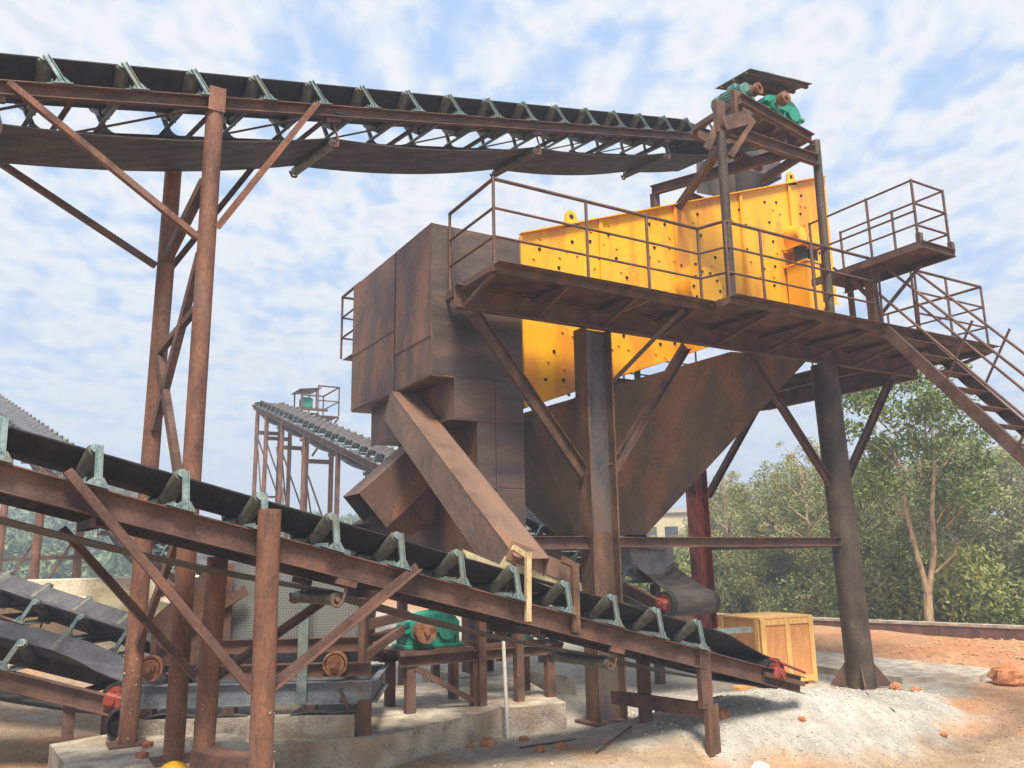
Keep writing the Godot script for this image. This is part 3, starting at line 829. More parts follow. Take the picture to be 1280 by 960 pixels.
	gpipe(q, "tie_rod", Vector3(9.82, 6.02, -7.36), Vector3(10.66, 6.27, -7.9), 0.02, mt, 8)
	# stairs come down towards the yard
	var s := thing("steel_stairs", "rusty steel stairs with pipe handrails leading down from the platform", "stairs", Vector3(11.25, 0, -3.0))
	var top := Vector3(0, FL - 0.03, -7.38)
	var dirv := Vector3(0, -2.20, 1.80).normalized()
	var len := 6.72
	for xx in [10.80, 11.70]:
		gext(s, "stringer", chan(0.17, 0.06, 0.009, -1.0 if xx < 11.0 else 1.0), Vector3(xx, top.y, top.z), Vector3(xx, top.y, top.z) + dirv * len, mt, Vector3(0, 1.8, 2.2))
	for i in 18:
		var t := Vector3(11.25, top.y, top.z) + dirv * (0.28 + i * 0.375)
		gbox(s, "tread", t, Vector3(0.876, 0.012, 0.22), m.rust_frame)
	for xx in [10.80, 11.70]:
		for i in 6:
			var b := Vector3(xx, top.y, top.z) + dirv * (0.05 + i * 1.3)
			gpipe(s, "rail_post", b, b + Vector3(0, 0.80, 0.50 if i > 0 else 0.02) * (1.0 if i > 0 else 1.3), 0.018, mt, 8)
		for h in [1.0, 0.5]:
			gpipe(s, "handrail", Vector3(xx, top.y, top.z) + Vector3(0, 1.06, 0.03) * h, Vector3(xx, top.y, top.z) + dirv * (len - 0.2) + Vector3(0, 0.80, 0.50) * h, 0.020, mt, 8)

# ---------- vibrating screen
func build_screen() -> void:
	var s := thing("vibrating_screen", "bright yellow inclined vibrating screen with bolted side plates", "vibrating screen", Vector3(9, 4, -9.25))
	var zf := -9.25
	var zr := -11.60
	var sl := 0.362
	var x0 := 5.66
	var x1 := 12.35
	var top := func(x: float) -> float: return 6.42 + (x - x0) * sl
	var low := func(x: float) -> float: return 3.96 + (x - x0) * sl
	for z in [zf, zr]:
		var d := -1.0 if z == zf else 1.0
		# side plate in bolted lengths
		var cuts := [x0, 7.05, 8.55, 10.05, 11.3, x1]
		for i in cuts.size() - 1:
			var a: float = cuts[i] + 0.002
			var b: float = cuts[i + 1] - 0.002
			gpoly(s, "side_plate", [Vector3(a, low.call(a), z), Vector3(b, low.call(b), z), Vector3(b, top.call(b), z), Vector3(a, top.call(a), z)], Vector3(0, 0, 0.014 * d), m.yellow)
			if i > 0: gbar(s, "stiffener", Vector3(a, low.call(a) + 0.03, z + 0.0 - d * 0.022), Vector3(a, top.call(a) - 0.03, z - d * 0.022), 0.06, 0.042, m.yellow, Vector3(0, 0, 1))
		gbar(s, "top_flange", Vector3(x0, top.call(x0) + 0.008, z - d * 0.03), Vector3(x1, top.call(x1) + 0.008, z - d * 0.03), 0.10, 0.016, m.yellow)
		gbar(s, "bottom_flange", Vector3(x0, low.call(x0) - 0.008, z - d * 0.03), Vector3(x1, low.call(x1) - 0.008, z - d * 0.03), 0.10, 0.016, m.yellow)
		gbar(s, "end_flange", Vector3(x0 - 0.008, low.call(x0), z - d * 0.02), Vector3(x0 - 0.008, top.call(x0) - 0.04, z - d * 0.02), 0.07, 0.016, m.yellow, Vector3.RIGHT)
	# bolts in slanting double rows, holes too small to count singly
	var g := G.new()
	var h := G.new()
	var rng := RandomNumberGenerator.new()
	rng.seed = 12
	for row in [[0.24, 0.0], [0.62, 0.30], [1.02, 0.1], [1.42, 0.45], [1.80, 0.2], [2.2, 0.05]]:
		var x: float = x0 + 0.32 + row[1]
		while x < x1 - 0.25:
			var pair := rng.randf() < 0.55
			for k in (2 if pair else 1):
				var px := x + k * 0.30 + rng.randf_range(-0.02, 0.02)
				if px > x1 - 0.15: continue
				var y: float = top.call(px) - row[0] - 0.06 * k + rng.randf_range(-0.03, 0.03)
				g.lathe(Vector3(px, y, zf - 0.002), Vector3(0, 0, 1), [Vector2(0, 0.027), Vector2(0.010, 0.027), Vector2(0.010, 0.016), Vector2(0.026, 0.016), Vector2(0.026, 0.0)], 8)
				for q in [Vector2(-0.10, -0.16), Vector2(0.08, -0.20), Vector2(0.02, 0.16)]:
					if rng.randf() < 0.45: h.lathe(Vector3(px + q.x, y + q.y, zf - 0.002), Vector3(0, 0, 1), [Vector2(0, 0.026), Vector2(0.008, 0.026), Vector2(0.012, 0.016), Vector2(0.022, 0.016), Vector2(0.022, 0.0)], 8)
			x += 0.66 + rng.randf_range(-0.10, 0.45)
	part(s, "bolts", g, m.black).set_meta("kind", "stuff")
	part(s, "painted_bolts", h, m.yellow).set_meta("kind", "stuff")
	# exciter boss
	g = G.new()
	var bc := Vector3(8.92, 6.06, zf)
	g.lathe(bc, Vector3(0, 0, 1), [Vector2(0, 0.44), Vector2(0.05, 0.44), Vector2(0.07, 0.40), Vector2(0.20, 0.38), Vector2(0.24, 0.34), Vector2(0.24, 0.0)], 36)
	var ex := part(s, "exciter_cover", g, m.yellow)
	g = G.new()
	for i in 10: g.lathe(bc + Vector3(cos(TAU * i / 10.0) * 0.28, sin(TAU * i / 10.0) * 0.28, 0.238), Vector3(0, 0, 1), [Vector2(0, 0.024), Vector2(0.02, 0.024), Vector2(0.02, 0.0)], 6)
	part(ex, "bolts", g, m.black)
	g = G.new(); g.pipe(Vector3(8.92, 6.06, zr), Vector3(8.92, 6.06, zf - 0.02), 0.2, 20); part(s, "exciter_tube", g, m.yellow)
	# decks inside
	for k in 3:
		var dy := 0.55 + 0.72 * k
		g = G.new()
		g.poly([Vector3(x0 + 0.05, low.call(x0) + dy, zf - 0.02), Vector3(x1 - 0.05, low.call(x1) + dy, zf - 0.02), Vector3(x1 - 0.05, low.call(x1) + dy, zr + 0.02), Vector3(x0 + 0.05, low.call(x0) + dy, zr + 0.02)], Vector3(0, 0.03, 0))
		part(s, "screen_deck", g, m.black)
	gpoly(s, "back_plate", [Vector3(x1 - 0.02, low.call(x1), zf - 0.02), Vector3(x1 - 0.02, low.call(x1), zr + 0.02), Vector3(x1 - 0.02, top.call(x1) - 0.05, zr + 0.02), Vector3(x1 - 0.02, top.call(x1) - 0.05, zf - 0.02)], Vector3(0.014, 0, 0), m.yellow)
	# lifting lugs
	for lx in [6.55, 11.42]:
		for z in [zf - 0.03, zr + 0.03]:
			g = G.new()
			var pts := []
			var y: float = top.call(lx)
			for i in 9:
				var an := PI * i / 8.0
				pts.append(Vector3(lx + cos(an) * 0.10, y + 0.13 + sin(an) * 0.10, z))
			pts.append(Vector3(lx - 0.13, y - 0.06, z)); pts.append(Vector3(lx + 0.13, y + 0.0, z))
			g.poly(pts, Vector3(0, 0, 0.03))
			var lug := part(s, "lifting_lug", g, m.yellow)
			g = G.new(); g.lathe(Vector3(lx, y + 0.13, z - 0.004), Vector3(0, 0, 1), [Vector2(0, 0.0), Vector2(0, 0.04), Vector2(0.038, 0.04), Vector2(0.038, 0.0)], 12)
			part(lug, "eye", g, m.black)
	# spring stands at the feed end
	for lx in [11.30]:
		var b := Node3D.new()
		b.name = numbered(s, "spring_support")
		s.add_child(b)
		var yb: float = top.call(lx) - (1.35 if lx > 9.0 else 1.9)
		g = G.new(); g.lathe(Vector3(lx, yb + 0.30, zf + 0.0), Vector3(0, 0, 1), [Vector2(0, 0.24), Vector2(0.04, 0.24), Vector2(0.18, 0.19), Vector2(0.22, 0.12), Vector2(0.22, 0.0)], 20)
		if lx > 9.0: part(b, "spring_bracket", g, m.yellow)
		gbox(b, "cap_plate", Vector3(lx, yb + 0.04, zf + 0.25), Vector3(0.56, 0.025, 0.46), m.yellow)
		for k in 2: gpipe(b, "rubber_spring", Vector3(lx - 0.13 + 0.26 * k, yb - 0.26, zf + 0.25), Vector3(lx - 0.13 + 0.26 * k, yb + 0.03, zf + 0.25), 0.115, m.black, 20)
		gbox(b, "seat_plate", Vector3(lx, yb - 0.28, zf + 0.25), Vector3(0.60, 0.03, 0.48), m.yellow)
		var hh := yb - 0.30 - FL
		if hh > 0.05:
			g = G.new()
			for k in 2: g.box(Vector3(lx - 0.26 + 0.52 * k, FL + hh / 2, zf + 0.25), Vector3(0.02, hh, 0.42))
			g.box(Vector3(lx - 0.10, FL + hh / 2, zf + 0.46), Vector3(0.30, hh, 0.02))
			g.box(Vector3(lx + 0.22, FL + hh / 2, zf + 0.46), Vector3(0.06, hh, 0.02))
			g.box(Vector3(lx + 0.12, FL + 0.08, zf + 0.46), Vector3(0.14, 0.16, 0.02))
			g.box(Vector3(lx + 0.12, FL + hh * 0.52, zf + 0.46), Vector3(0.14, 0.10, 0.02))
			g.box(Vector3(lx, FL + hh / 2, zf + 0.05), Vector3(0.5, hh, 0.02))
			part(b, "pedestal", g, m.yellow)

# ---------- hopper under the screen
func build_hopper() -> void:
	var h := thing("collecting_hopper", "large brown steel funnel hopper hanging under the yellow screen", "hopper", Vector3(7.4, 2.3, -10.3))
	var z0 := -8.98
	var z1 := -11.9
	var w0 := -9.75
	var w1 := -10.25
	var T := [Vector3(5.62, 3.75, z0), Vector3(6.4, 4.15, z0), Vector3(9.3, 5.08, z0), Vector3(11.15, 5.22, z0)]
	var B := [Vector3(6.80, 2.30, w0), Vector3(8.05, 2.30, w0)]
	var b0 := Vector3(B[0].x, 2.30, w1)
	var b1 := Vector3(B[1].x, 2.30, w1)
	var nrm := Vector3(0, 0.02, 0.01)
	# front face as welded sheets
	gpoly(h, "front_sheet", [T[0], T[1], Vector3(7.1, 2.3, w0), B[0]], Vector3(0, 0, -0.012), m.plate_hopper)
	gpoly(h, "front_sheet", [T[1], T[2], Vector3(7.6, 2.3, w0), Vector3(7.104, 2.3, w0)], Vector3(0, 0, -0.012), m.plate_hopper)
	gpoly(h, "front_sheet", [T[2], T[3], B[1], Vector3(7.604, 2.3, w0)], Vector3(0, 0, -0.012), m.plate_hopper)
	gpoly(h, "left_sheet", [Vector3(5.62, 3.75, z0), B[0], b0, Vector3(5.62, 4.25, z1)], Vector3(-0.012, -0.003, 0), m.plate_hopper)
	gpoly(h, "end_sheet", [Vector3(11.15, 5.22, z0), B[1], b1, Vector3(11.15, 5.22, z1)], Vector3(0.010, -0.006, 0), m.plate_hopper)
	gpoly(h, "back_sheet", [Vector3(5.62, 4.25, z1), Vector3(6.4, 4.15, z1), Vector3(7.1, 2.3, w1), b0], Vector3(0, 0, -0.012), m.plate_hopper)
	gpoly(h, "back_sheet", [Vector3(6.4, 4.15, z1), Vector3(9.3, 5.08, z1), Vector3(7.6, 2.3, w1), Vector3(7.1, 2.3, w1)], Vector3(0, 0, -0.012), m.plate_hopper)
	gpoly(h, "back_sheet", [Vector3(9.3, 5.08, z1), Vector3(11.15, 5.22, z1), b1, Vector3(7.6, 2.3, w1)], Vector3(0, 0, -0.012), m.plate_hopper)
	var g := G.new(); g.lathe(Vector3(6.95, 3.95, z0 - 0.06), Vector3(0, -0.3, 1).normalized(), [Vector2(0, 0.06), Vector2(0.03, 0.06), Vector2(0.03, 0.02), Vector2(0.06, 0.02), Vector2(0.06, 0.0)], 10)
	part(h, "lifting_eye", g, m.rust_frame)
	for x in [B[0].x, B[1].x]:
		for z in [w0, w1]: gbar(h, "outlet_flange", Vector3(x, 2.27, z), Vector3(x, 2.27, w0 + w1 - z), 0.05, 0.05, m.rust_frame)
	# skirt box between hopper and belt
	gpoly(h, "skirt_board", [Vector3(8.06, 1.62, -10.15), Vector3(8.92, 1.72, -10.15), Vector3(8.92, 2.2, -10.15), Vector3(8.06, 2.2, -10.15)], Vector3(0, 0, 0.012), m.mesh_grey)
	gpoly(h, "skirt_board", [Vector3(8.06, 1.68, -10.16), Vector3(8.06, 2.2, -10.16), Vector3(8.06, 2.2, -11.5), Vector3(8.06, 2.05, -11.5)], Vector3(0.012, 0, 0), m.mesh_grey)
	gpoly(h, "skirt_board", [Vector3(8.92, 1.68, -10.16), Vector3(8.92, 2.2, -10.16), Vector3(8.92, 2.2, -11.5), Vector3(8.92, 2.05, -11.5)], Vector3(0.012, 0, 0), m.mesh_grey)
	gpoly(h, "transfer_floor", [Vector3(6.80, 2.24, w0 + 0.02), Vector3(8.9, 2.05, -10.17), Vector3(8.9, 2.05, -10.6), Vector3(6.80, 2.24, w1 - 0.02)], Vector3(0, -0.012, 0), m.plate_hopper)

# ---------- discharge chute box
func build_discharge() -> void:
	var d := thing("discharge_chute_box", "tall brown welded steel chute box with stepped base and sloping outlets", "chute box", Vector3(4.85, 2.2, -10.4))
	var zf := -9.0
	var zr := -11.88
	var yt := 6.21
	# left face: four welded sheets (X = 4.18)
	var zs := -10.17
	var y_a := 5.08
	var y_b := 4.72
	var sheet := func(z0: float, z1: float, y0: float, y1: float, off: float) -> void:
		gpoly(d, "side_sheet", [Vector3(4.18 + off, y0, z0), Vector3(4.18 + off, y0, z1), Vector3(4.18 + off, y1, z1), Vector3(4.18 + off, y1, z0)], Vector3(0.012, 0, 0), m.plate_brown)
	sheet.call(zf, zs + 0.006, y_b + 0.004, yt, 0.0)
	sheet.call(zf, zs + 0.006, 4.23, y_b - 0.004, 0.003)
	sheet.call(zs - 0.006, zr, y_a + 0.004, yt + 0.0, 0.004)
	sheet.call(zs - 0.006, zr, 4.23, y_a - 0.004, 0.001)
	gbar(d, "weld_seam", Vector3(4.178, 4.25, zs), Vector3(4.178, yt - 0.02, zs), 0.014, 0.014, m.rust_frame)
	gbar(d, "weld_seam", Vector3(4.178, y_b, zf), Vector3(4.178, y_b, zs), 0.012, 0.010, m.rust_frame)
	gbar(d, "weld_seam", Vector3(4.178, y_a, zr), Vector3(4.178, y_a, zs), 0.012, 0.010, m.rust_frame)
	# front face with its stepped edge
	gpoly(d, "front_sheet", [Vector3(4.196, 4.232, zf), Vector3(5.50, 4.232, zf), Vector3(5.50, yt, zf), Vector3(4.196, yt, zf)], Vector3(0, 0, -0.012), m.plate_dark)
	gpoly(d, "front_sheet", [Vector3(4.50, 3.70, zf), Vector3(5.50, 3.70, zf), Vector3(5.50, 4.226, zf), Vector3(4.50, 4.226, zf)], Vector3(0, 0, -0.012), m.plate_dark)
	gpoly(d, "front_sheet", [Vector3(4.82, 2.86, zf), Vector3(5.50, 2.86, zf), Vector3(5.50, 3.694, zf), Vector3(4.82, 3.694, zf)], Vector3(0, 0, -0.012), m.plate_dark)
	gpoly(d, "front_sheet", [Vector3(4.84, 2.1, zf), Vector3(5.50, 2.1, zf), Vector3(5.50, 2.854, zf), Vector3(4.84, 2.854, zf)], Vector3(0, 0, -0.012), m.plate_dark)
	gbar(d, "weld_seam", Vector3(4.188, 4.23, zf + 0.002), Vector3(4.188, yt, zf + 0.002), 0.016, 0.016, m.rust_frame)
	gbar(d, "vertical_rib", Vector3(5.10, 2.1, zf + 0.006), Vector3(5.10, 4.22, zf + 0.006), 0.03, 0.012, m.plate_dark, Vector3(0, 0, 1))
	# undersides of the steps
	gpoly(d, "step_floor", [Vector3(4.19, 4.222, zf - 0.002), Vector3(5.49, 4.222, zf - 0.002), Vector3(5.49, 4.222, zr), Vector3(4.19, 4.222, zr)], Vector3(0, -0.012, 0), m.plate_brown)
	gpoly(d, "step_floor", [Vector3(4.44, 3.692, zf + 0.02), Vector3(5.49, 3.692, zf + 0.02), Vector3(5.49, 3.692, -11.56), Vector3(4.40, 3.692, -11.56)], Vector3(0, -0.012, 0), m.plate_brown)
	gpoly(d, "step_floor", [Vector3(4.78, 2.86, zf + 0.03), Vector3(5.08, 2.86, zf + 0.03), Vector3(5.08, 2.86, zf - 0.4), Vector3(4.78, 2.86, zf - 0.4)], Vector3(0, -0.012, 0), m.plate_brown)
	# recessed left walls of the lower storeys
	gpoly(d, "side_sheet", [Vector3(4.52, 3.69, zf - 0.012), Vector3(4.52, 4.21, zf - 0.012), Vector3(4.52, 4.21, -10.2), Vector3(4.52, 3.69, -10.2)], Vector3(0.012, 0, 0), m.plate_brown)
	gpoly(d, "side_sheet", [Vector3(4.40, 3.66, -10.2), Vector3(4.40, 4.208, -10.2), Vector3(4.40, 4.208, -11.58), Vector3(4.40, 3.66, -11.58)], Vector3(0.012, 0, 0), m.plate_brown)
	gpoly(d, "side_sheet", [Vector3(4.83, 2.1, zf - 0.012), Vector3(4.83, 3.68, zf - 0.012), Vector3(4.83, 3.68, -11.5), Vector3(4.83, 2.1, -11.5)], Vector3(0.012, 0, 0), m.plate_brown)
	gpoly(d, "back_sheet", [Vector3(4.19, 4.23, zr), Vector3(5.5, 4.23, zr), Vector3(5.5, yt, zr), Vector3(4.19, yt, zr)], Vector3(0, 0, 0.012), m.plate_brown)
	gpoly(d, "back_sheet", [Vector3(4.84, 2.1, zr + 0.3), Vector3(5.5, 2.1, zr + 0.3), Vector3(5.5, 4.2, zr + 0.3), Vector3(4.84, 4.2, zr + 0.3)], Vector3(0, 0, 0.012), m.plate_brown)
	gpoly(d, "end_sheet", [Vector3(5.50, 2.1, zf - 0.012), Vector3(5.50, yt - 0.3, zf - 0.012), Vector3(5.50, yt - 0.3, zf - 0.3), Vector3(5.50, 2.1, zf - 0.3)], Vector3(0.012, 0, 0), m.plate_brown)
	gpoly(d, "end_sheet", [Vector3(5.50, 2.1, zf - 0.31), Vector3(5.50, 3.7, zf - 0.31), Vector3(5.50, 3.7, zr + 0.2), Vector3(5.50, 2.1, zr + 0.2)], Vector3(0.012, 0, 0), m.plate_brown)
	gbar(d, "base_frame", Vector3(4.5, 2.06, zf + 0.04), Vector3(5.5, 2.06, zf + 0.04), 0.06, 0.08, m.rust_frame)
	for x in [4.9, 5.42]:
		for z in [zf - 0.1, zr + 0.4]: gbar(d, "leg", Vector3(x, 0.0, z), Vector3(x, 2.1, z), 0.1, 0.1, m.rust_frame)
	# box chutes: front one down to the near belt, two to the left
	var duct := func(a: Vector3, b: Vector3, w: float, h: float, up: Vector3, mt: Material) -> void:
		var c := Node3D.new()
		c.name = numbered(d, "chute")
		d.add_child(c)
		var ax := (b - a).normalized()
		var rt := ax.cross(up).normalized()
		var u := rt.cross(ax)
		gbar(c, "top_sheet", a + u * h / 2, b + u * h / 2, w, 0.01, mt, u)
		gbar(c, "bottom_sheet", a - u * h / 2, b - u * h / 2, w, 0.01, mt, u)
		for s in [-1.0, 1.0]: gbar(c, "side_sheet", a + rt * (w / 2 - 0.007) * s, b + rt * (w / 2 - 0.007) * s, 0.01, h - 0.014, mt, u)
		for s in [-1.0, 1.0]: gbar(c, "weld_seam", a + u * (h / 2 + 0.003) + rt * (w / 2 - 0.004) * s, b + u * (h / 2 + 0.003) + rt * (w / 2 - 0.004) * s, 0.010, 0.008, m.rust_orange, u)
	duct.call(Vector3(4.26, 4.02, -10.14), Vector3(4.26, 1.82, -6.96), 0.38, 0.40, Vector3(0, 3.04, 2.1), m.plate_chute)
	duct.call(Vector3(4.95, 3.58, -10.35), Vector3(3.86, 2.62, -10.35), 0.62, 0.56, Vector3(-0.95, 1.2, 0), m.plate_brown)
	duct.call(Vector3(5.2, 2.98, -10.55), Vector3(3.98, 2.28, -10.55), 0.62, 0.44, Vector3(-0.5, 1.2, 0), m.plate_brown)

# ---------- upper conveyor
func build_upper_conveyor() -> void:
	var r := thing("belt_conveyor", "long overhead belt conveyor on rusty pipe columns feeding the yellow screen", "conveyor", Vector3(1.3, 0.36, -7.96), "inclined belt conveyors")
	var near := func(x: float) -> Vector3: return Vector3(x, 6.17 + 0.311 * x, -7.70 - 0.2 * x)
	var sd := Vector3(0.2, 0, 1).normalized()
	var hw := 0.48
	var xa := -8.1
	var a: Vector3 = near.call(xa) - sd * hw
	var b: Vector3 = near.call(10.15) - sd * hw
	var kx := (b - a).length() / (10.15 - xa)
	var c := conveyor(r, a, b, {"hw": hw, "h": 0.13, "bw": 0.425, "spacing": 0.6276 * kx, "first": (0.0 - 0.11 - xa - 0.6276 * 12) * kx, "last": 0.2, "returns": [(-3.75 - xa) * kx, (-0.6 - xa) * kx, (2.52 - xa) * kx, (5.62 - xa) * kx, (8.55 - xa) * kx], "drop": 0.34, "sag": 0.008, "cross": 0.6276 * kx * 2, "lacing": true, "pulley": 0.22})
	var nz: Vector3 = c.sd
	# pipe columns
	var p1 := Vector3(1.30, 0.36, -7.96)
	var p2 := Vector3(1.04, 0.36, -8.90)
	gpipe(r, "column", p1, Vector3(1.31, 6.44, -7.96), 0.086, m.rust_pipe, 20)
	gpipe(r, "column", p2, Vector3(1.08, 6.40, -8.90), 0.086, m.rust_pipe, 20)
	gext(r, "column_head", isec(0.17, 0.16, 0.01), Vector3(1.31, 6.40, -7.95), Vector3(1.31, 6.66, -7.95), m.rust_pipe, Vector3(0, 0, 1))
	gbox(r, "column_head", Vector3(1.08, 6.42, -8.9), Vector3(0.2, 0.1, 0.16), m.rust_frame)
	for p in [p1, p2]: gbox(r, "base_plate", p + Vector3(0, 0.008, 0), Vector3(0.34, 0.016, 0.34), m.rust_frame)
	# braces in the near and far planes
	var lsec := ang(0.058, 0.058, 0.007, 1.0)
	var n1 := p1 + nz * 0.10
	gext(r, "brace", lsec, atp(246, 298, n1, nz), atp(8, 104, n1, nz), m.rust_pipe)
	gext(r, "brace", lsec, atp(274, 287, n1, nz), atp(398, 132, n1, nz), m.rust_pipe)
	var n2 := p2 - nz * 0.02
	gext(r, "brace", lsec, atp(194, 334, n2, nz), atp(-30, 186, n2, nz), m.rust_frame)
	gext(r, "brace", lsec, atp(214, 340, n2, nz), atp(330, 196, n2, nz), m.rust_frame)
	# bracing between the two columns
	var mid := func(t: float, q: float) -> Vector3: return p1.lerp(p2, t) + UP * q
	for s in [[0.1, 5.35, 0.9, 4.75, 0.09], [0.1, 4.6, 0.9, 2.95, 0.07], [0.92, 3.75, 0.08, 4.05, 0.06], [0.1, 2.0, 0.9, 0.9, 0.06], [0.9, 3.7, 0.1, 2.1, 0.07]]:
		gbar(r, "cross_brace", mid.call(s[0], s[1]), mid.call(s[2], s[3]), s[4], s[4], m.rust_frame)
	# columns further down the belt, outside the picture
	for s in [0.0, 1.0]:
		var q: Vector3 = near.call(-6.0) - nz * 0.96 * s
		gpipe(r, "column", Vector3(q.x, -0.1, q.z), q - UP * 0.16, 0.112, m.rust_pipe, 16)
	splash(r, p1, 0.086, 3)
	splash(r, p2, 0.086, 4)
	# power cable slung along the near stringer
	var g := G.new()
	var pts := []
	for i in 40:
		var x := 2.6 + i * 0.19
		pts.append(near.call(x) + nz * 0.05 - UP * (0.085 + 0.05 * absf(sin(i * 0.39)) ))
	g.tube(pts, 0.011, 6)
	part(r, "cable", g, m.black)
	# head chute over the screen
	gpoly(r, "head_chute", [Vector3(10.55, 8.75, -9.62), Vector3(11.6, 8.82, -9.62), Vector3(11.6, 9.75, -9.62), Vector3(10.6, 9.4, -9.62)], Vector3(0, 0, -0.012), m.web_grey)
	gpoly(r, "head_chute", [Vector3(11.605, 8.8, -9.62), Vector3(11.605, 9.75, -9.62), Vector3(11.605, 9.75, -10.75), Vector3(11.605, 8.8, -10.75)], Vector3(0.012, 0, 0), m.web_grey)
	gpoly(r, "head_chute", [Vector3(10.55, 8.75, -10.75), Vector3(11.6, 8.82, -10.75), Vector3(11.6, 9.75, -10.75), Vector3(10.6, 9.4, -10.75)], Vector3(0, 0, 0.012), m.web_grey)
	gbar(r, "chute_hanger", Vector3(10.2, 9.25, -9.75), Vector3(11.6, 9.62, -9.75), 0.07, 0.10, m.rust_frame)

# ---------- drive tower
func build_drive() -> void:
	var t := thing("drive_tower", "rusty steel head frame with pipe posts standing on the platform edge", "head frame", Vector3(7.81, FL, -7.36))
	var z := -7.30
	gpipe(t, "post", Vector3(7.86, FL, -7.50), Vector3(7.83, 7.69, -7.44), 0.064, m.column_dark, 18)
	gpipe(t, "post", Vector3(9.83, FL, -7.50), Vector3(9.84, 8.08, -7.46), 0.064, m.column_dark, 18)
	gext(t, "post_extension", chan(0.16, 0.08, 0.01, 1.0), Vector3(7.83, 7.66, -7.40), Vector3(7.83, 8.15, -7.40), m.rust_frame, Vector3.RIGHT)
	gext(t, "post_extension", chan(0.15, 0.07, 0.01, 1.0), Vector3(8.20, 7.75, -7.42), Vector3(8.20, 8.42, -7.42), m.rust_orange, Vector3.RIGHT)
	for q in [Vector3(8.2, 0, -11.0), Vector3(10.2, 0, -12.05)]: gpipe(t, "post", Vector3(q.x, FL, q.z - 1.4 if q.x < 9.0 else q.z - 0.3), Vector3(q.x, 8.1, q.z - 1.4 if q.x < 9.0 else q.z - 0.3), 0.064, m.column_dark, 16)
	gext(t, "beam", chan(0.17, 0.08, 0.01, 1.0), Vector3(7.9, 7.73, -7.46), Vector3(9.80, 7.73, -7.46), m.rust_frame)
	gext(t, "beam", chan(0.16, 0.08, 0.01, 1.0), Vector3(8.48, 7.86, -9.66), Vector3(9.36, 7.80, -7.52), m.rust_frame)
	gbar(t, "stub", Vector3(8.50, 7.80, -9.62), Vector3(8.50, 7.2, -9.62), 0.12, 0.10, m.rust_frame)
	gext(t, "beam", chan(0.13, 0.07, 0.01, 1.0), Vector3(8.95, 7.80, -9.40), Vector3(10.2, 7.80, -9.62), m.rust_frame)
	gext(t, "beam", chan(0.13, 0.07, 0.01, 1.0), Vector3(8.55, 7.98, -8.4), Vector3(9.30, 7.98, -7.55), m.canopy)
	gbar(t, "corner_plate", Vector3(7.80, 7.76, -7.34), Vector3(8.35, 8.02, -7.34), 0.012, 0.20, m.rust_orange, UP)
	gbar(t, "brace", Vector3(7.93, 7.32, -7.40), Vector3(8.40, 7.98, -7.36), 0.07, 0.07, m.rust_orange)
	gbar(t, "brace", Vector3(7.92, 7.56, -7.5), Vector3(8.78, 7.48, -9.5), 0.09, 0.12, m.rust_frame)
	gbar(t, "gusset", Vector3(7.62, 7.42, -7.52), Vector3(7.80, 7.80, -7.46), 0.03, 0.10, m.rust_orange)
	# sloping base frame for the drive
	var a := Vector3(8.19, 8.26, -7.40)
	var b := Vector3(9.66, 8.02, -7.40)
	var dn := Vector3(0, 0, -1)
	gext(t, "drive_base", chan(0.15, 0.07, 0.01, 1.0), a, b, m.rust_frame)
	gext(t, "drive_base", chan(0.15, 0.07, 0.01, -1.0), a + dn * 0.95, b + dn * 0.95, m.rust_frame)
	for k in 4: gbar(t, "base_cross_bar", a.lerp(b, 0.03 + k * 0.31) + Vector3(0, 0.03, 0), a.lerp(b, 0.03 + k * 0.31) + dn * 0.95 + Vector3(0, 0.03, 0), 0.08, 0.08, m.rust_frame)
	gext(t, "beam", chan(0.13, 0.07, 0.01, 1.0), Vector3(9.70, 7.93, -7.44), Vector3(9.85, 7.93, -8.6), m.rust_frame)
	var hose := G.new()
	var hs := []
	for i in 13: hs.append(Vector3(8.95 + 0.03 * i, 8.10 + 0.16 * sin(PI * i / 12.0) - 0.012 * i, -7.36 - 0.01 * i))
	hose.tube(hs, 0.016, 6)
	part(t, "cable", hose, m.black)
	var bx := (b - a).normalized()
	var bs := Basis(bx, bx.cross(Vector3(0, 0, 1)).normalized() * -1.0, Vector3(0, 0, 1))
	if bs.y.y < 0: bs.y = -bs.y
	# motor: finned body along Z, terminal box, coupling
	var mo := thing("electric_motor", "teal finned electric motor under the sheet metal canopy on the head frame", "motor", Vector3(8.45, 8.42, -7.7))
	motor(mo, Vector3(8.60, 8.66, -8.22), Vector3(0.196, 0, 0.98), 0.17, 0.56, m.teal)
	gbox(mo, "foot_rail", Vector3(8.68, 8.40, -7.90), Vector3(0.34, 0.20, 0.5), m.rust_frame)
	# gear reducer
	var gr := thing("gear_reducer", "green ribbed gear reducer beside the teal motor on the head frame", "gear reducer", Vector3(9.3, 8.1, -7.8))
	reducer(gr, Vector3(9.36, 8.30, -7.80), bs, Vector3(0.80, 0.52, 0.42), 0.24)
	gbox(gr, "bed_plate", Vector3(9.36, 8.23, -7.80), Vector3(0.9, 0.14, 0.46), m.rust_frame, bs)
	# canopy
	var cp := thing("rain_canopy", "flat grey sheet metal rain canopy above the motor and gear reducer", "canopy", Vector3(9.0, 8.5, -7.9))
	var q := [Vector3(8.35, 8.93, -7.45), Vector3(9.62, 8.88, -7.30), Vector3(9.75, 9.02, -8.35), Vector3(8.38, 9.08, -8.45)]
	q = [aty(894, 111, 9.02), aty(938, 86, 9.02), aty(1016, 105, 8.98), aty(971, 122, 8.98)]
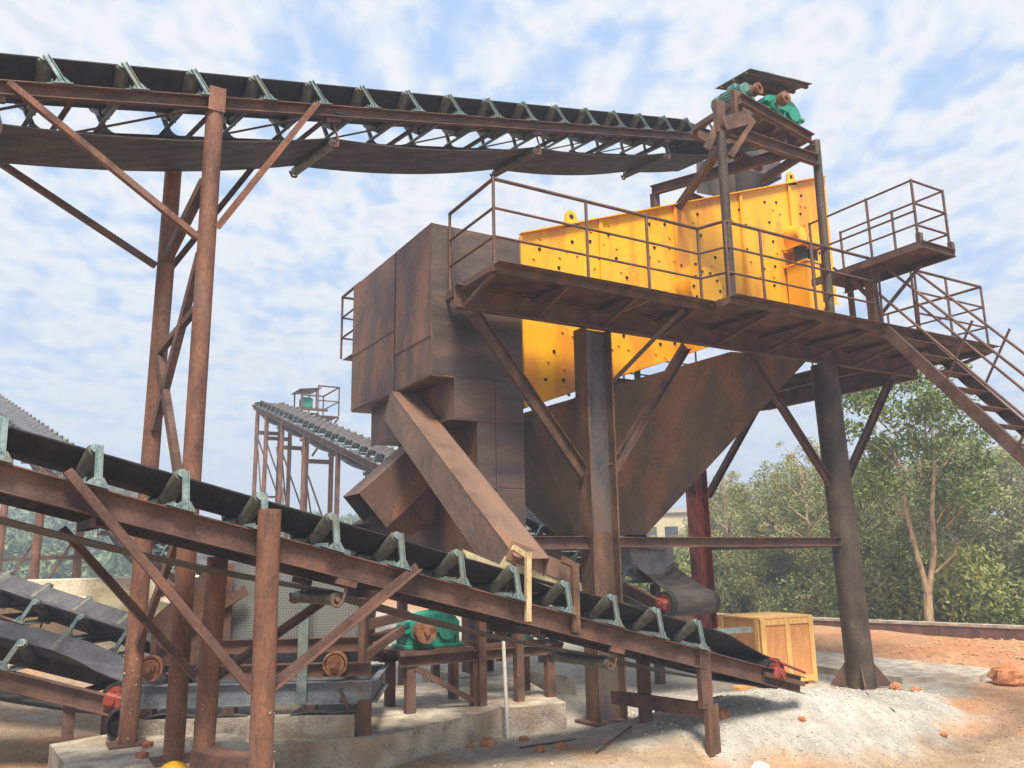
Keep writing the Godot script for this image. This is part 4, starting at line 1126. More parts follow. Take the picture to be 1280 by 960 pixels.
	for i in 5:
		var f0 := i / 5.0
		var f1 := (i + 1) / 5.0 - 0.004
		gpoly(cp, "sheet", [q[0].lerp(q[3], f0), q[1].lerp(q[2], f0), q[1].lerp(q[2], f1), q[0].lerp(q[3], f1)], Vector3(0, 0.010 + 0.004 * (i % 2), 0), m.canopy)
	for i in 3: gbar(cp, "batten", q[0].lerp(q[1], 0.15 + 0.35 * i) - UP * 0.022, q[3].lerp(q[2], 0.15 + 0.35 * i) - UP * 0.022, 0.05, 0.04, m.rust_frame)
	for p in [q[0].lerp(q[2], 0.30), q[0].lerp(q[2], 0.66)]: gbar(cp, "prop", Vector3(p.x, 8.12, p.z), p - UP * 0.03, 0.04, 0.04, m.rust_frame)

func motor(r: Node3D, c: Vector3, ax: Vector3, rad: float, l: float, mt: Material) -> void:
	var g := G.new()
	g.lathe(c, ax, [Vector2(0, 0), Vector2(0, rad * 0.86), Vector2(0.04, rad * 0.95), Vector2(l * 0.24, rad * 0.95), Vector2(l * 0.24, rad * 0.86), Vector2(l * 0.94, rad * 0.86), Vector2(l * 0.94, rad), Vector2(l, rad), Vector2(l, rad * 0.5), Vector2(l + 0.05, rad * 0.35), Vector2(l + 0.05, 0)], 24)
	part(r, "housing", g, mt)
	g = G.new()
	var s := ax.cross(UP).normalized()
	for i in 22:
		var an := TAU * i / 22.0
		var d := s * cos(an) + UP * sin(an)
		g.bar(c + ax * l * 0.26 + d * rad * 0.9, c + ax * l * 0.93 + d * rad * 0.9, 0.012, rad * 0.22, d)
	part(r, "cooling_fins", g, mt)
	gbox(r, "terminal_box", c + ax * l * 0.6 + UP * rad * 0.95 + s * 0.0, Vector3(0.16, 0.12, 0.16), mt, Basis(), 0.01)
	for k in [-1.0, 1.0]: gbox(r, "foot", c + ax * l * 0.6 + s * k * rad * 0.75 - UP * rad * 0.95, Vector3(0.12, rad * 0.4, l * 0.55) if absf(ax.z) > 0.5 else Vector3(l * 0.55, rad * 0.4, 0.12), mt)
	g = G.new()
	g.lathe(c + ax * (l + 0.04), ax, [Vector2(0, 0.03), Vector2(0.03, 0.03), Vector2(0.03, 0.09), Vector2(0.07, 0.09), Vector2(0.07, 0.065), Vector2(0.10, 0.065), Vector2(0.10, 0.09), Vector2(0.15, 0.09), Vector2(0.15, 0.05), Vector2(0.12, 0.05), Vector2(0.12, 0.0)], 18)
	part(r, "coupling", g, m.rust_disc)
func reducer(r: Node3D, base: Vector3, b: Basis, s: Vector3, sheave: float) -> void:
	# lower case, upper case with rounded shoulders, split flange, ribs, shaft with sheave
	var o := base
	var lo := G.new()
	lo.cbox(o + b.y * s.y * 0.24, Vector3(s.x * 0.94, s.y * 0.42, s.z * 0.8), 0.02, b)
	part(r, "lower_case", lo, m.green)
	gbox(r, "foot_flange", o + b.y * 0.02, Vector3(s.x * 1.04, 0.04, s.z * 1.02), m.green, b, 0.006)
	gbox(r, "split_flange", o + b.y * s.y * 0.47, Vector3(s.x * 1.05, 0.05, s.z), m.green, b, 0.008)
	var pts := []
	for q in [Vector2(-0.47, 0.5), Vector2(0.47, 0.5), Vector2(0.47, 0.66), Vector2(0.40, 0.82), Vector2(0.26, 0.95), Vector2(0.08, 1.0), Vector2(-0.10, 0.95), Vector2(-0.22, 0.86), Vector2(-0.34, 0.80), Vector2(-0.44, 0.72), Vector2(-0.47, 0.6)]:
		pts.append(o + b.x * q.x * s.x + b.y * q.y * s.y - b.z * s.z * 0.38)
	gpoly(r, "upper_case", pts, b.z * s.z * 0.76, m.green)
	for k in 5:
		var g := G.new()
		g.box(o + b.x * (k - 2) * s.x * 0.2 + b.y * s.y * 0.24 + b.z * s.z * 0.42, Vector3(0.025, s.y * 0.40, s.z * 0.10), b)
		part(r, "rib", g, m.green)
	for k in 2:
		var g := G.new()
		g.lathe(o + b.x * (0.22 - 0.5 * k) * s.x + b.y * s.y * 0.48 + b.z * s.z * 0.38, b.z, [Vector2(0, 0.13), Vector2(0.06, 0.12), Vector2(0.06, 0.0)], 18)
		part(r, "bearing_cap", g, m.green)
	var g2 := G.new()
	g2.lathe(o - b.x * 0.28 * s.x + b.y * s.y * 0.48 + b.z * (s.z * 0.38 + 0.05), b.z, [Vector2(0, 0.03), Vector2(0.09, 0.03), Vector2(0.09, sheave * 0.4), Vector2(0.13, sheave * 0.42), Vector2(0.15, sheave * 0.34), Vector2(0.17, sheave * 0.42), Vector2(0.21, sheave * 0.40), Vector2(0.21, 0.04), Vector2(0.25, 0.035), Vector2(0.25, 0)], 20)
	part(r, "sheave", g2, m.rust_disc)
	var g3 := G.new()
	g3.lathe(o + b.x * 0.1 * s.x + b.y * s.y * 1.0, b.y, [Vector2(0, 0.06), Vector2(0.03, 0.06), Vector2(0.03, 0.025), Vector2(0.07, 0.025), Vector2(0.07, 0)], 12)
	part(r, "breather", g3, m.black)

# flecks of cement splashed on the foot of a pipe
func splash(r: Node3D, base: Vector3, rad: float, sd: int) -> void:
	var rng := RandomNumberGenerator.new()
	rng.seed = sd
	var g := G.new()
	for i in 60:
		var an := rng.randf() * TAU
		var d := Vector3(cos(an), 0, sin(an))
		var p := base + d * rad + UP * (0.03 + 0.9 * pow(rng.randf(), 1.6))
		var s := 0.004 + 0.012 * pow(rng.randf(), 2.0)
		g.lathe(p - d * 0.004, d, [Vector2(0, s), Vector2(0.006, s * 0.6), Vector2(0.008, 0.0)], 6)
	part(r, "cement_splash", g, m.concrete).set_meta("kind", "stuff")

# ---------- front conveyor
func build_front_conveyor() -> void:
	var r := thing("belt_conveyor", "front belt conveyor sloping down past the thick H column to the wooden crate", "conveyor", Vector3(6.4, -0.2, -7.0), "inclined belt conveyors")
	var near := func(x: float) -> Vector3: return Vector3(x, 2.65 - 0.2572 * x, -6.55 - 0.07 * x)
	var sd := Vector3(0.07, 0, 1).normalized()
	var hw := 0.45
	var xa := -6.2
	var xb := 8.12
	var a: Vector3 = near.call(xa) - sd * hw
	var b: Vector3 = near.call(xb) - sd * hw
	var kx := (b - a).length() / (xb - xa)
	var x0: float = atp(103, 606, near.call(0.0), sd).x
	var st := 0.599
	var n := int((x0 - xa - 1.0) / st)
	var c := conveyor(r, a, b, {"hw": hw, "h": 0.19, "spacing": st * kx, "first": (x0 - n * st - xa) * kx, "last": 1.25, "returns": [(-4.0 - xa) * kx, (-0.9 - xa) * kx, (2.36 - xa) * kx, (5.25 - xa) * kx], "drop": 0.30, "sag": 0.005, "cross": 1.2, "end1": 0.46, "pulley": 0.17})
	var nz: Vector3 = c.sd
	var out := nz * 0.15
	# posts
	var q1 := Vector3(1.68, -0.5, -6.53)
	gpipe(r, "column", q1, Vector3(1.66, 2.40, -6.53), 0.088, m.rust_pipe, 20)
	var q2 := Vector3(1.47, 0.36, -7.60)
	gpipe(r, "column", q2, Vector3(1.50, 2.05, -7.58), 0.088, m.rust_pipe, 20)
	splash(r, q2, 0.088, 5)
	splash(r, q1 + UP * 0.5, 0.088, 6)
	gbar(r, "sole_channel", Vector3(1.45, 0.44, -7.55), Vector3(1.75, 0.40, -6.95), 0.22, 0.16, m.rust_frame)
	for k in 2:
		var q: Vector3 = near.call(-4.6) - nz * 0.9 * k
		gpipe(r, "column", Vector3(q.x, -0.3, q.z), q - UP * 0.2, 0.088, m.rust_pipe, 16)
	var lsec := ang(0.07, 0.07, 0.008, 1.0)
	var p0: Vector3 = near.call(0.0) + nz * 0.10
	gext(r, "brace", lsec, atp(78, 592, p0, nz), atp(310, 868, p0, nz), m.rust_frame)
	gext(r, "brace", lsec, atp(340, 864, p0, nz), atp(524, 712, p0, nz), m.rust_frame)
	var p1: Vector3 = near.call(0.0) - nz * 0.92
	gext(r, "brace", lsec, atp(72, 664, p1, nz), atp(240, 850, p1, nz), m.rust_frame)
	gext(r, "brace", lsec, atp(268, 852, p1, nz), atp(412, 750, p1, nz), m.rust_frame)
	for x in [0.45, 2.75, 4.3]:
		gext(r, "spreader", ang(0.07, 0.07, 0.007, 1.0), near.call(x) - UP * 0.27 + nz * 0.02, near.call(x) - UP * 0.27 - nz * 0.9, m.rust_frame)
	# channel legs near the tail
	gext(r, "leg", chan(0.15, 0.07, 0.009, 1.0), Vector3(6.46, 0.40, -6.93), Vector3(6.46, 1.02, -6.93), m.rust_frame, Vector3.RIGHT)
	gext(r, "leg", chan(0.15, 0.07, 0.009, 1.0), Vector3(6.50, -0.50, -6.90), Vector3(6.50, 0.44, -6.90), m.rust_orange, Vector3.RIGHT)
	gext(r, "leg", chan(0.15, 0.07, 0.009, 1.0), Vector3(6.46, -0.05, -7.95), Vector3(6.46, 0.92, -7.95), m.rust_frame, Vector3.RIGHT)
	gext(r, "leg_tie", chan(0.15, 0.07, 0.009, 1.0), Vector3(6.48, 0.36, -6.95), Vector3(6.30, 0.34, -8.42), m.rust_frame)
	# take-up rails at the tail
	var g := G.new()
	for s in [1.0, -1.0]:
		g.bar(cv(c, (7.45 - xa) * kx, s, -0.08) + nz * 0.05 * s, cv(c, (8.12 - xa) * kx, s, -0.08) + nz * 0.05 * s, 0.05, 0.05, c.up)
	part(r, "take_up_rail", g, m.rust_frame)
	for s in [1.0, -1.0]: gpipe(r, "take_up_screw", cv(c, (7.5 - xa) * kx, s, 0.10) + nz * 0.06 * s, cv(c, (8.12 - xa) * kx, s, 0.05) + nz * 0.06 * s, 0.016, m.red_machine, 8)
	# skirt boards under the chute, rubber strip and wooden props
	var k1: Vector3 = near.call(0.0) - nz * 0.10
	gpoly(r, "skirt_board", [atp(640, 676, k1, nz), atp(718, 708, k1, nz), atp(715, 730, k1, nz), atp(632, 699, k1, nz)], nz * 0.012, m.plate_chute)
	gpoly(r, "skirt_rubber", [atp(631, 695, k1 - nz * 0.014, nz), atp(716, 728, k1 - nz * 0.014, nz), atp(712, 744, k1 - nz * 0.014, nz), atp(622, 709, k1 - nz * 0.014, nz)], nz * 0.012, m.rubber_skirt)
	gpoly(r, "skirt_rubber", [atp(577, 686, k1 - nz * 0.02, nz), atp(622, 705, k1 - nz * 0.02, nz), atp(630, 712, k1 - nz * 0.02, nz), atp(584, 700, k1 - nz * 0.02, nz)], nz * 0.010, m.rubber_skirt)
	var k2: Vector3 = near.call(0.0) + nz * 0.06
	var k3: Vector3 = near.call(0.0) + nz * 0.03
	gbar(r, "wooden_prop", atp(660, 690, k2, nz), atp(660, 777, k2, nz), 0.055, 0.04, m.wood_pale, nz)
	gbar(r, "wooden_prop", atp(641, 684, k3, nz), atp(661, 697, k3, nz), 0.05, 0.045, m.wood_pale, nz)
	gbar(r, "skirt_post", atp(718, 706, k2, nz), atp(720, 790, k2, nz), 0.075, 0.05, m.rust_orange, nz)
	gbar(r, "skirt_post", atp(703, 699, k3, nz), atp(722, 709, k3, nz), 0.06, 0.05, m.rust_orange, nz)

# ---------- conveyors that carry the sorted stone away
func build_side_conveyors() -> void:
	# along -Z, from under the hopper
	var r := thing("belt_conveyor", "belt conveyor rising from the drum under the hopper to a distant trestle", "conveyor", Vector3(8.3, 0, -9.3), "inclined belt conveyors")
	var T := Vector3(8.50, 1.33, -9.28)
	var Hd := Vector3(8.45, 8.45, -34.6)
	var c := conveyor(r, T, Hd, {"hw": 0.47, "h": 0.18, "first": 0.95, "last": 0.4, "returns": [3.0, 6.2, 9.4, 12.6, 15.8, 19.0, 22.2], "belt": m.belt_return, "drop": 0.36, "pulley": 0.175, "frame": m.rust_frame})
	for t in [1.4, 5.0, 10.0, 15.0]:
		for s in [-1.0, 1.0]:
			var p := cv(c, t, s, -0.18)
			gbar(r, "leg", Vector3(p.x, -0.1, p.z), p, 0.12, 0.12, m.rust_frame)
	for t in [25.6, 24.0, 21.6, 18.6]:
		var pr := []
		for s in [-1.0, 1.0]:
			var p := cv(c, t, s, -0.18)
			gpipe(r, "column", Vector3(p.x, -0.1, p.z), p, 0.085, m.rust_pipe, 12)
			pr.append(p)
		gbar(r, "tie_beam", pr[0] - UP * 0.9, pr[1] - UP * 0.9, 0.12, 0.14, m.rust_frame)
		gbar(r, "cross_brace", pr[0] - UP * 1.0, pr[1] - UP * 3.4, 0.05, 0.05, m.rust_frame)
		gbar(r, "tie_beam", pr[0] - UP * 3.5, pr[1] - UP * 3.5, 0.08, 0.08, m.rust_frame)
	for s in [-1.0, 1.0]:
		for q in [[25.6, -0.9, 24.3, -3.4], [22.3, -1.0, 20.6, -3.4]]:
			gbar(r, "brace", cv(c, q[0], s, -0.18) + UP * q[1], cv(c, q[2], s, -0.18) + UP * q[3], 0.05, 0.05, m.rust_frame)
	gbar(r, "take_up_bar", atz(884, 790, -9.05), atz(938, 787, -9.05), 0.09, 0.07, m.galvanised)
	# drive platform, motor and shelter at its head
	var hp := cv(c, 24.0, 1.0, 0.0)
	for k in 2: gbar(r, "drive_platform", hp + Vector3(0.0, 0.1, 0.55 - 1.1 * k), hp + Vector3(1.3, 0.1, 0.55 - 1.1 * k), 0.1, 0.1, m.rust_frame)
	var e := thing("drive_shelter", "small grey shelter over a green drive unit on the distant trestle", "shelter", hp + Vector3(0.6, 0.15, 0))
	var q0 := hp + Vector3(0.55, 0.15, 0)
	gbox(e, "drive_unit", q0 + Vector3(0, 0.24, 0.1), Vector3(0.45, 0.46, 0.5), m.green, Basis(), 0.06)
	gpipe(e, "motor", q0 + Vector3(0.1, 0.26, -0.55), q0 + Vector3(0.1, 0.26, -0.15), 0.15, m.teal, 16)
	for k in 4: gbar(e, "post", q0 + Vector3(-0.3 + 0.6 * (k % 2), 0, -0.5 + 1.0 * int(k / 2.0)), q0 + Vector3(-0.3 + 0.6 * (k % 2), 0.72 + 0.08 * (k % 2), -0.5 + 1.0 * int(k / 2.0)), 0.05, 0.05, m.rust_frame)
	gpoly(e, "roof_sheet", [q0 + Vector3(-0.42, 0.71, -0.65), q0 + Vector3(0.48, 0.83, -0.65), q0 + Vector3(0.48, 0.83, 0.65), q0 + Vector3(-0.42, 0.71, 0.65)], Vector3(0, 0.02, 0), m.canopy)
	var wk := [hp + Vector3(0.12, -0.55, 1.1), hp + Vector3(0.95, -0.55, 1.1), hp + Vector3(0.95, -0.55, 3.0), hp + Vector3(0.15, -0.55, 3.0)]
	gpoly(r, "walkway", wk, Vector3(0, -0.03, 0), m.rust_frame)
	rails(r, [wk[0], wk[1], wk[2], wk[3]], 1.1, [1.0, 0.5], 0.028)
	rail_posts(r, wk, 1.1, 0.028)
	gbar(r, "walkway_bracket", wk[2] - UP * 0.05, cv(c, 20.6, 1.0, -1.2), 0.07, 0.07, m.rust_frame)

	# stockpile conveyor from the two side chutes
	r = thing("belt_conveyor", "grey dusty belt conveyor climbing away behind the pipe columns", "conveyor", Vector3(3.3, 0, -10.8), "inclined belt conveyors")
	T = Vector3(3.30, 0.90, -10.80)
	Hd = T + Vector3(-0.19, 0.281, -0.982) * 44.0
	c = conveyor(r, T, Hd, {"hw": 0.47, "returns": [4.0, 8.0, 12.0, 16.0, 20.0, 24.0, 28.0, 32.0, 36.0], "belt": m.belt_dusty, "first": 1.0, "cross": 2.4})
	for u in [52, 103]:
		var p: Vector3 = atp(u, 640, T + c.sd * 0.47, c.sd)
		var t: float = (p - T).dot(Vector3(c.ax.x, 0, c.ax.z).normalized()) / Vector3(c.ax.x, 0, c.ax.z).length()
		var ends := []
		for s in [-1.0, 1.0]:
			var q := cv(c, t, s, -0.18)
			gpipe(r, "column", Vector3(q.x, -0.1, q.z), q, 0.10, m.rust_pipe, 14)
			ends.append(Vector3(q.x, 0, q.z))
		gbar(r, "tie_beam", ends[0] + UP * 2.2, ends[1] + UP * 2.2, 0.08, 0.1, m.rust_frame)
		gbar(r, "cross_brace", ends[0] + UP * 1.0, ends[1] + UP * 2.9, 0.06, 0.06, m.rust_frame)
	for t in [30.0, 38.0, 44.0]:
		for s in [-1.0, 1.0]:
			var q := cv(c, t, s, -0.18)
			gpipe(r, "column", Vector3(q.x, -0.1, q.z), q, 0.10, m.rust_pipe, 12)

	# two low ones at the edge of the yard
	r = thing("belt_conveyor", "low dusty belt conveyor with hooked brackets ending behind the pipe columns", "conveyor", Vector3(1.95, 0, -10.5), "inclined belt conveyors")
	T = Vector3(2.10, 0.74, -10.75)
	c = conveyor(r, T, T + Vector3(-0.69, 0.25, -0.72) * 13.0, {"hw": 0.47, "spacing": 0.72, "belt": m.belt_dusty, "returns": [3.0, 6.5, 10.0], "first": 0.9})
	for t in [1.0, 4.5, 8.0, 11.5]:
		for s in [-1.0, 1.0]:
			var q := cv(c, t, s, -0.18)
			gext(r, "leg", chan(0.10, 0.05, 0.007, 1.0), Vector3(q.x, -0.1, q.z), q, m.rust_frame, Vector3.RIGHT)
	gpoly(r, "skirt_board", [cv(c, 0.5, 0.9, 0.2), cv(c, 2.3, 0.9, 0.2), cv(c, 2.3, 0.9, 0.5), cv(c, 0.5, 0.9, 0.5)], c.sd * 0.01, m.rubber_skirt)
	r = thing("belt_conveyor", "low belt conveyor with red tail pulley standing on the bare soil", "conveyor", Vector3(0.9, 0, -9.7), "inclined belt conveyors")
	T = Vector3(1.30, 0.70, -9.80)
	c = conveyor(r, T, T + Vector3(-0.87, 0.25, -0.50) * 9.0, {"hw": 0.47, "spacing": 1.0, "belt": m.belt_dusty, "returns": [2.5, 6.0, 9.0], "first": 1.2, "pulley": 0.17, "drop": 0.34})
	for t in [0.55, 3.0, 6.0, 9.0]:
		for s in [-1.0, 1.0]:
			var q := cv(c, t, s, 0.16 if t > 1.0 and t < 4.0 else -0.1)
			gext(r, "leg", chan(0.11, 0.05, 0.007, 1.0), Vector3(q.x, -0.1, q.z), q, m.rust_frame, Vector3.RIGHT)
	gbar(r, "guard_bar", cv(c, 0.2, 1.05, -0.02), cv(c, 3.2, 1.05, 0.30), 0.05, 0.06, m.rust_frame)

# ---------- feeder on its concrete footing, with gear drive
func build_feeder() -> void:
	var f := thing("roller_feeder", "grey steel feeder trough with rusty end discs on a channel frame", "feeder", Vector3(2.3, 0.5, -8.9))
	var d := Vector3(0.885, 0, 0.465)
	var n := Vector3(0.465, 0, -0.885)
	var b := Basis(d, UP, -n)
	var O := Vector3(1.18, 0, -9.42)
	var P := func(t: float, y: float, k: float) -> Vector3: return O + d * t + n * k + UP * y
	var L := 2.30
	for k in [0.0, 1.2]:
		gext(f, "base_beam", isec(0.22, 0.12, 0.012), P.call(0.0, 0.70, k), P.call(L, 0.70, k), m.blue_grey)
		gext(f, "rail", chan(0.13, 0.06, 0.008, 1.0), P.call(0.55, 0.92, k), P.call(L, 0.92, k), m.rust_frame)
		gext(f, "rail", chan(0.14, 0.06, 0.008, 1.0), P.call(0.75, 1.16, k + 0.05), P.call(L - 0.1, 1.16, k + 0.05), m.rust_frame)
		for t in [0.1, 0.9, 1.7]: gbox(f, "foot", P.call(t, 0.54, k), Vector3(0.12, 0.10, 0.14), m.rust_frame, b)
	gext(f, "end_beam", chan(0.22, 0.07, 0.01, 1.0), P.call(L, 0.70, -0.02), P.call(L, 0.70, 1.2), m.blue_grey)
	gbox(f, "corner_post", P.call(L - 0.05, 0.45, -0.05), Vector3(0.13, 0.34, 0.09), m.rust_orange, b)
	# perforated trough sides
	for k in [0.18, 1.0]:
		for i in 3:
			gpoly(f, "mesh_panel", [P.call(0.55 + i * 0.56, 1.22, k), P.call(1.105 + i * 0.56, 1.22, k), P.call(1.105 + i * 0.56, 2.0, k), P.call(0.55 + i * 0.56, 2.0, k)], n * 0.01, m.perforated)
	gpoly(f, "lower_panel", [P.call(0.1, 0.98, 0.12), P.call(L - 0.1, 0.98, 0.12), P.call(L - 0.1, 1.10, 0.12), P.call(0.1, 1.10, 0.12)], n * 0.01, m.blue_grey)
	gpoly(f, "side_plate", [P.call(0.05, 0.98, 0.06), P.call(0.85, 1.0, 0.06), P.call(0.85, 1.98, 0.06), P.call(0.62, 1.98, 0.06), P.call(0.05, 1.45, 0.06)], n * 0.012, m.rust_frame)
	gbar(f, "sloping_rib", P.call(0.15, 1.20, 0.02), P.call(1.0, 1.72, 0.02), 0.06, 0.10, m.rust_orange)
	gpoly(f, "end_plate", [P.call(L - 0.12, 0.98, 0.1), P.call(L - 0.12, 0.98, 1.1), P.call(L - 0.05, 2.0, 1.1), P.call(L - 0.05, 2.0, 0.1)], d * 0.012, m.rust_frame)
	gbar(f, "end_post", P.call(L - 0.10, 0.98, 0.05), P.call(L - 0.10, 1.80, 0.05), 0.14, 0.06, m.rust_orange, d)
	gbar(f, "galvanised_post", P.call(1.62, 0.60, -0.06), P.call(1.62, 1.90, -0.06), 0.10, 0.05, m.galvanised, n)
	for q in [[0.12, 0.98], [1.95, 0.98]]:
		var g := G.new()
		g.lathe(P.call(q[0], q[1], -0.04), -n, [Vector2(0, 0.0), Vector2(0, 0.125), Vector2(0.06, 0.125), Vector2(0.06, 0.105), Vector2(0.05, 0.09), Vector2(0.05, 0.05), Vector2(0.09, 0.05), Vector2(0.09, 0.03), Vector2(0.13, 0.03), Vector2(0.13, 0.0)], 24)
		part(f, "end_disc", g, m.rust_disc)
	gpipe(f, "roller", P.call(1.95, 0.98, -0.03), P.call(1.95, 0.98, 1.2), 0.09, m.black, 18)
	gpipe(f, "roller", P.call(0.12, 0.98, -0.03), P.call(0.12, 0.98, 1.2), 0.09, m.black, 18)
	gbar(f, "hanging_strap", P.call(2.0, 0.74, -0.07), P.call(2.12, 0.50, -0.09), 0.05, 0.02, m.rust_orange)
	# slack belt lying under the frame
	var g2 := G.new()
	var pr := []
	for i in 25:
		var t := i / 24.0 * 2.1
		var c: Vector3 = P.call(0.1 + t, 0.515 + 0.03 * sin(t * 4.0) + 0.02 * sin(t * 9.0), -0.12)
		var cur := [c, c + n * 0.25, c + n * 0.6]
		if pr.size(): band(g2, pr, cur, UP)
		pr = cur
	part(f, "slack_belt", g2, m.belt_dusty)

	# gear drive beside it
	var s := thing("drive_stand", "low rusty steel stand under the green gear reducer on the slab", "stand", Vector3(4.6, 0.3, -9.4))
	for z in [-9.15, -9.75]:
		gext(s, "rail", chan(0.12, 0.06, 0.008, 1.0), Vector3(3.85, 0.86, z), Vector3(6.1, 0.86, z), m.rust_frame)
		for x in [4.0, 4.85, 5.9]: gbar(s, "leg", Vector3(x, 0.29 if x < 5.7 else 0.0, z), Vector3(x, 0.80, z), 0.11, 0.09, m.rust_frame)
	gbar(s, "brace", Vector3(4.05, 0.78, -9.12), Vector3(4.8, 0.35, -9.12), 0.06, 0.06, m.rust_frame)
	gbox(s, "bed_plate", Vector3(4.32, 0.945, -9.45), Vector3(0.95, 0.05, 0.75), m.rust_frame)
	for z in [-9.2, -9.7]: gbar(s, "side_bar", Vector3(4.9, 0.95, z), Vector3(6.0, 0.95, z), 0.07, 0.06, m.rust_frame)
	var gr := thing("gear_reducer", "green gear reducer with rusty sheave on the low stand behind the front conveyor", "gear reducer", Vector3(4.3, 0.97, -9.45))
	reducer(gr, Vector3(4.36, 0.972, -9.45), Basis(), Vector3(0.74, 0.42, 0.42), 0.32)
	var mo := thing("electric_motor", "teal electric motor with red end cap on the low stand", "motor", Vector3(5.5, 0.98, -9.45))
	motor(mo, Vector3(5.85, 1.18, -9.45), Vector3(-1, 0, 0), 0.17, 0.46, m.teal)
	var g := G.new()
	g.lathe(Vector3(5.39, 1.18, -9.45), Vector3(-1, 0, 0), [Vector2(0, 0.0), Vector2(0, 0.15), Vector2(0.06, 0.15), Vector2(0.08, 0.1), Vector2(0.08, 0.0)], 20)
	part(mo, "end_cap", g, m.red_machine)
	g = G.new(); g.lathe(Vector3(5.75, 1.17, -9.12), Vector3(0, 0, 1), [Vector2(0, 0), Vector2(0, 0.17), Vector2(0.05, 0.17), Vector2(0.07, 0.12), Vector2(0.07, 0.0)], 24)
	part(mo, "fan_cover", g, m.teal)
	# drive arms from the feeder to the reducer
	var l := thing("drive_shaft", "rusty coupling shaft between the feeder and the green gear reducer", "shaft", Vector3(3.6, 1.1, -9.2))
	gpipe(l, "shaft", Vector3(3.25, 1.12, -8.95), Vector3(4.0, 1.18, -9.45), 0.05, m.rust_frame, 12)
	gbar(l, "torque_arm", Vector3(3.20, 1.30, -8.75), Vector3(4.0, 1.36, -9.25), 0.08, 0.10, m.rust_frame)
	gbar(l, "torque_arm", Vector3(3.20, 0.96, -8.70), Vector3(3.9, 1.22, -9.15), 0.07, 0.09, m.rust_frame)

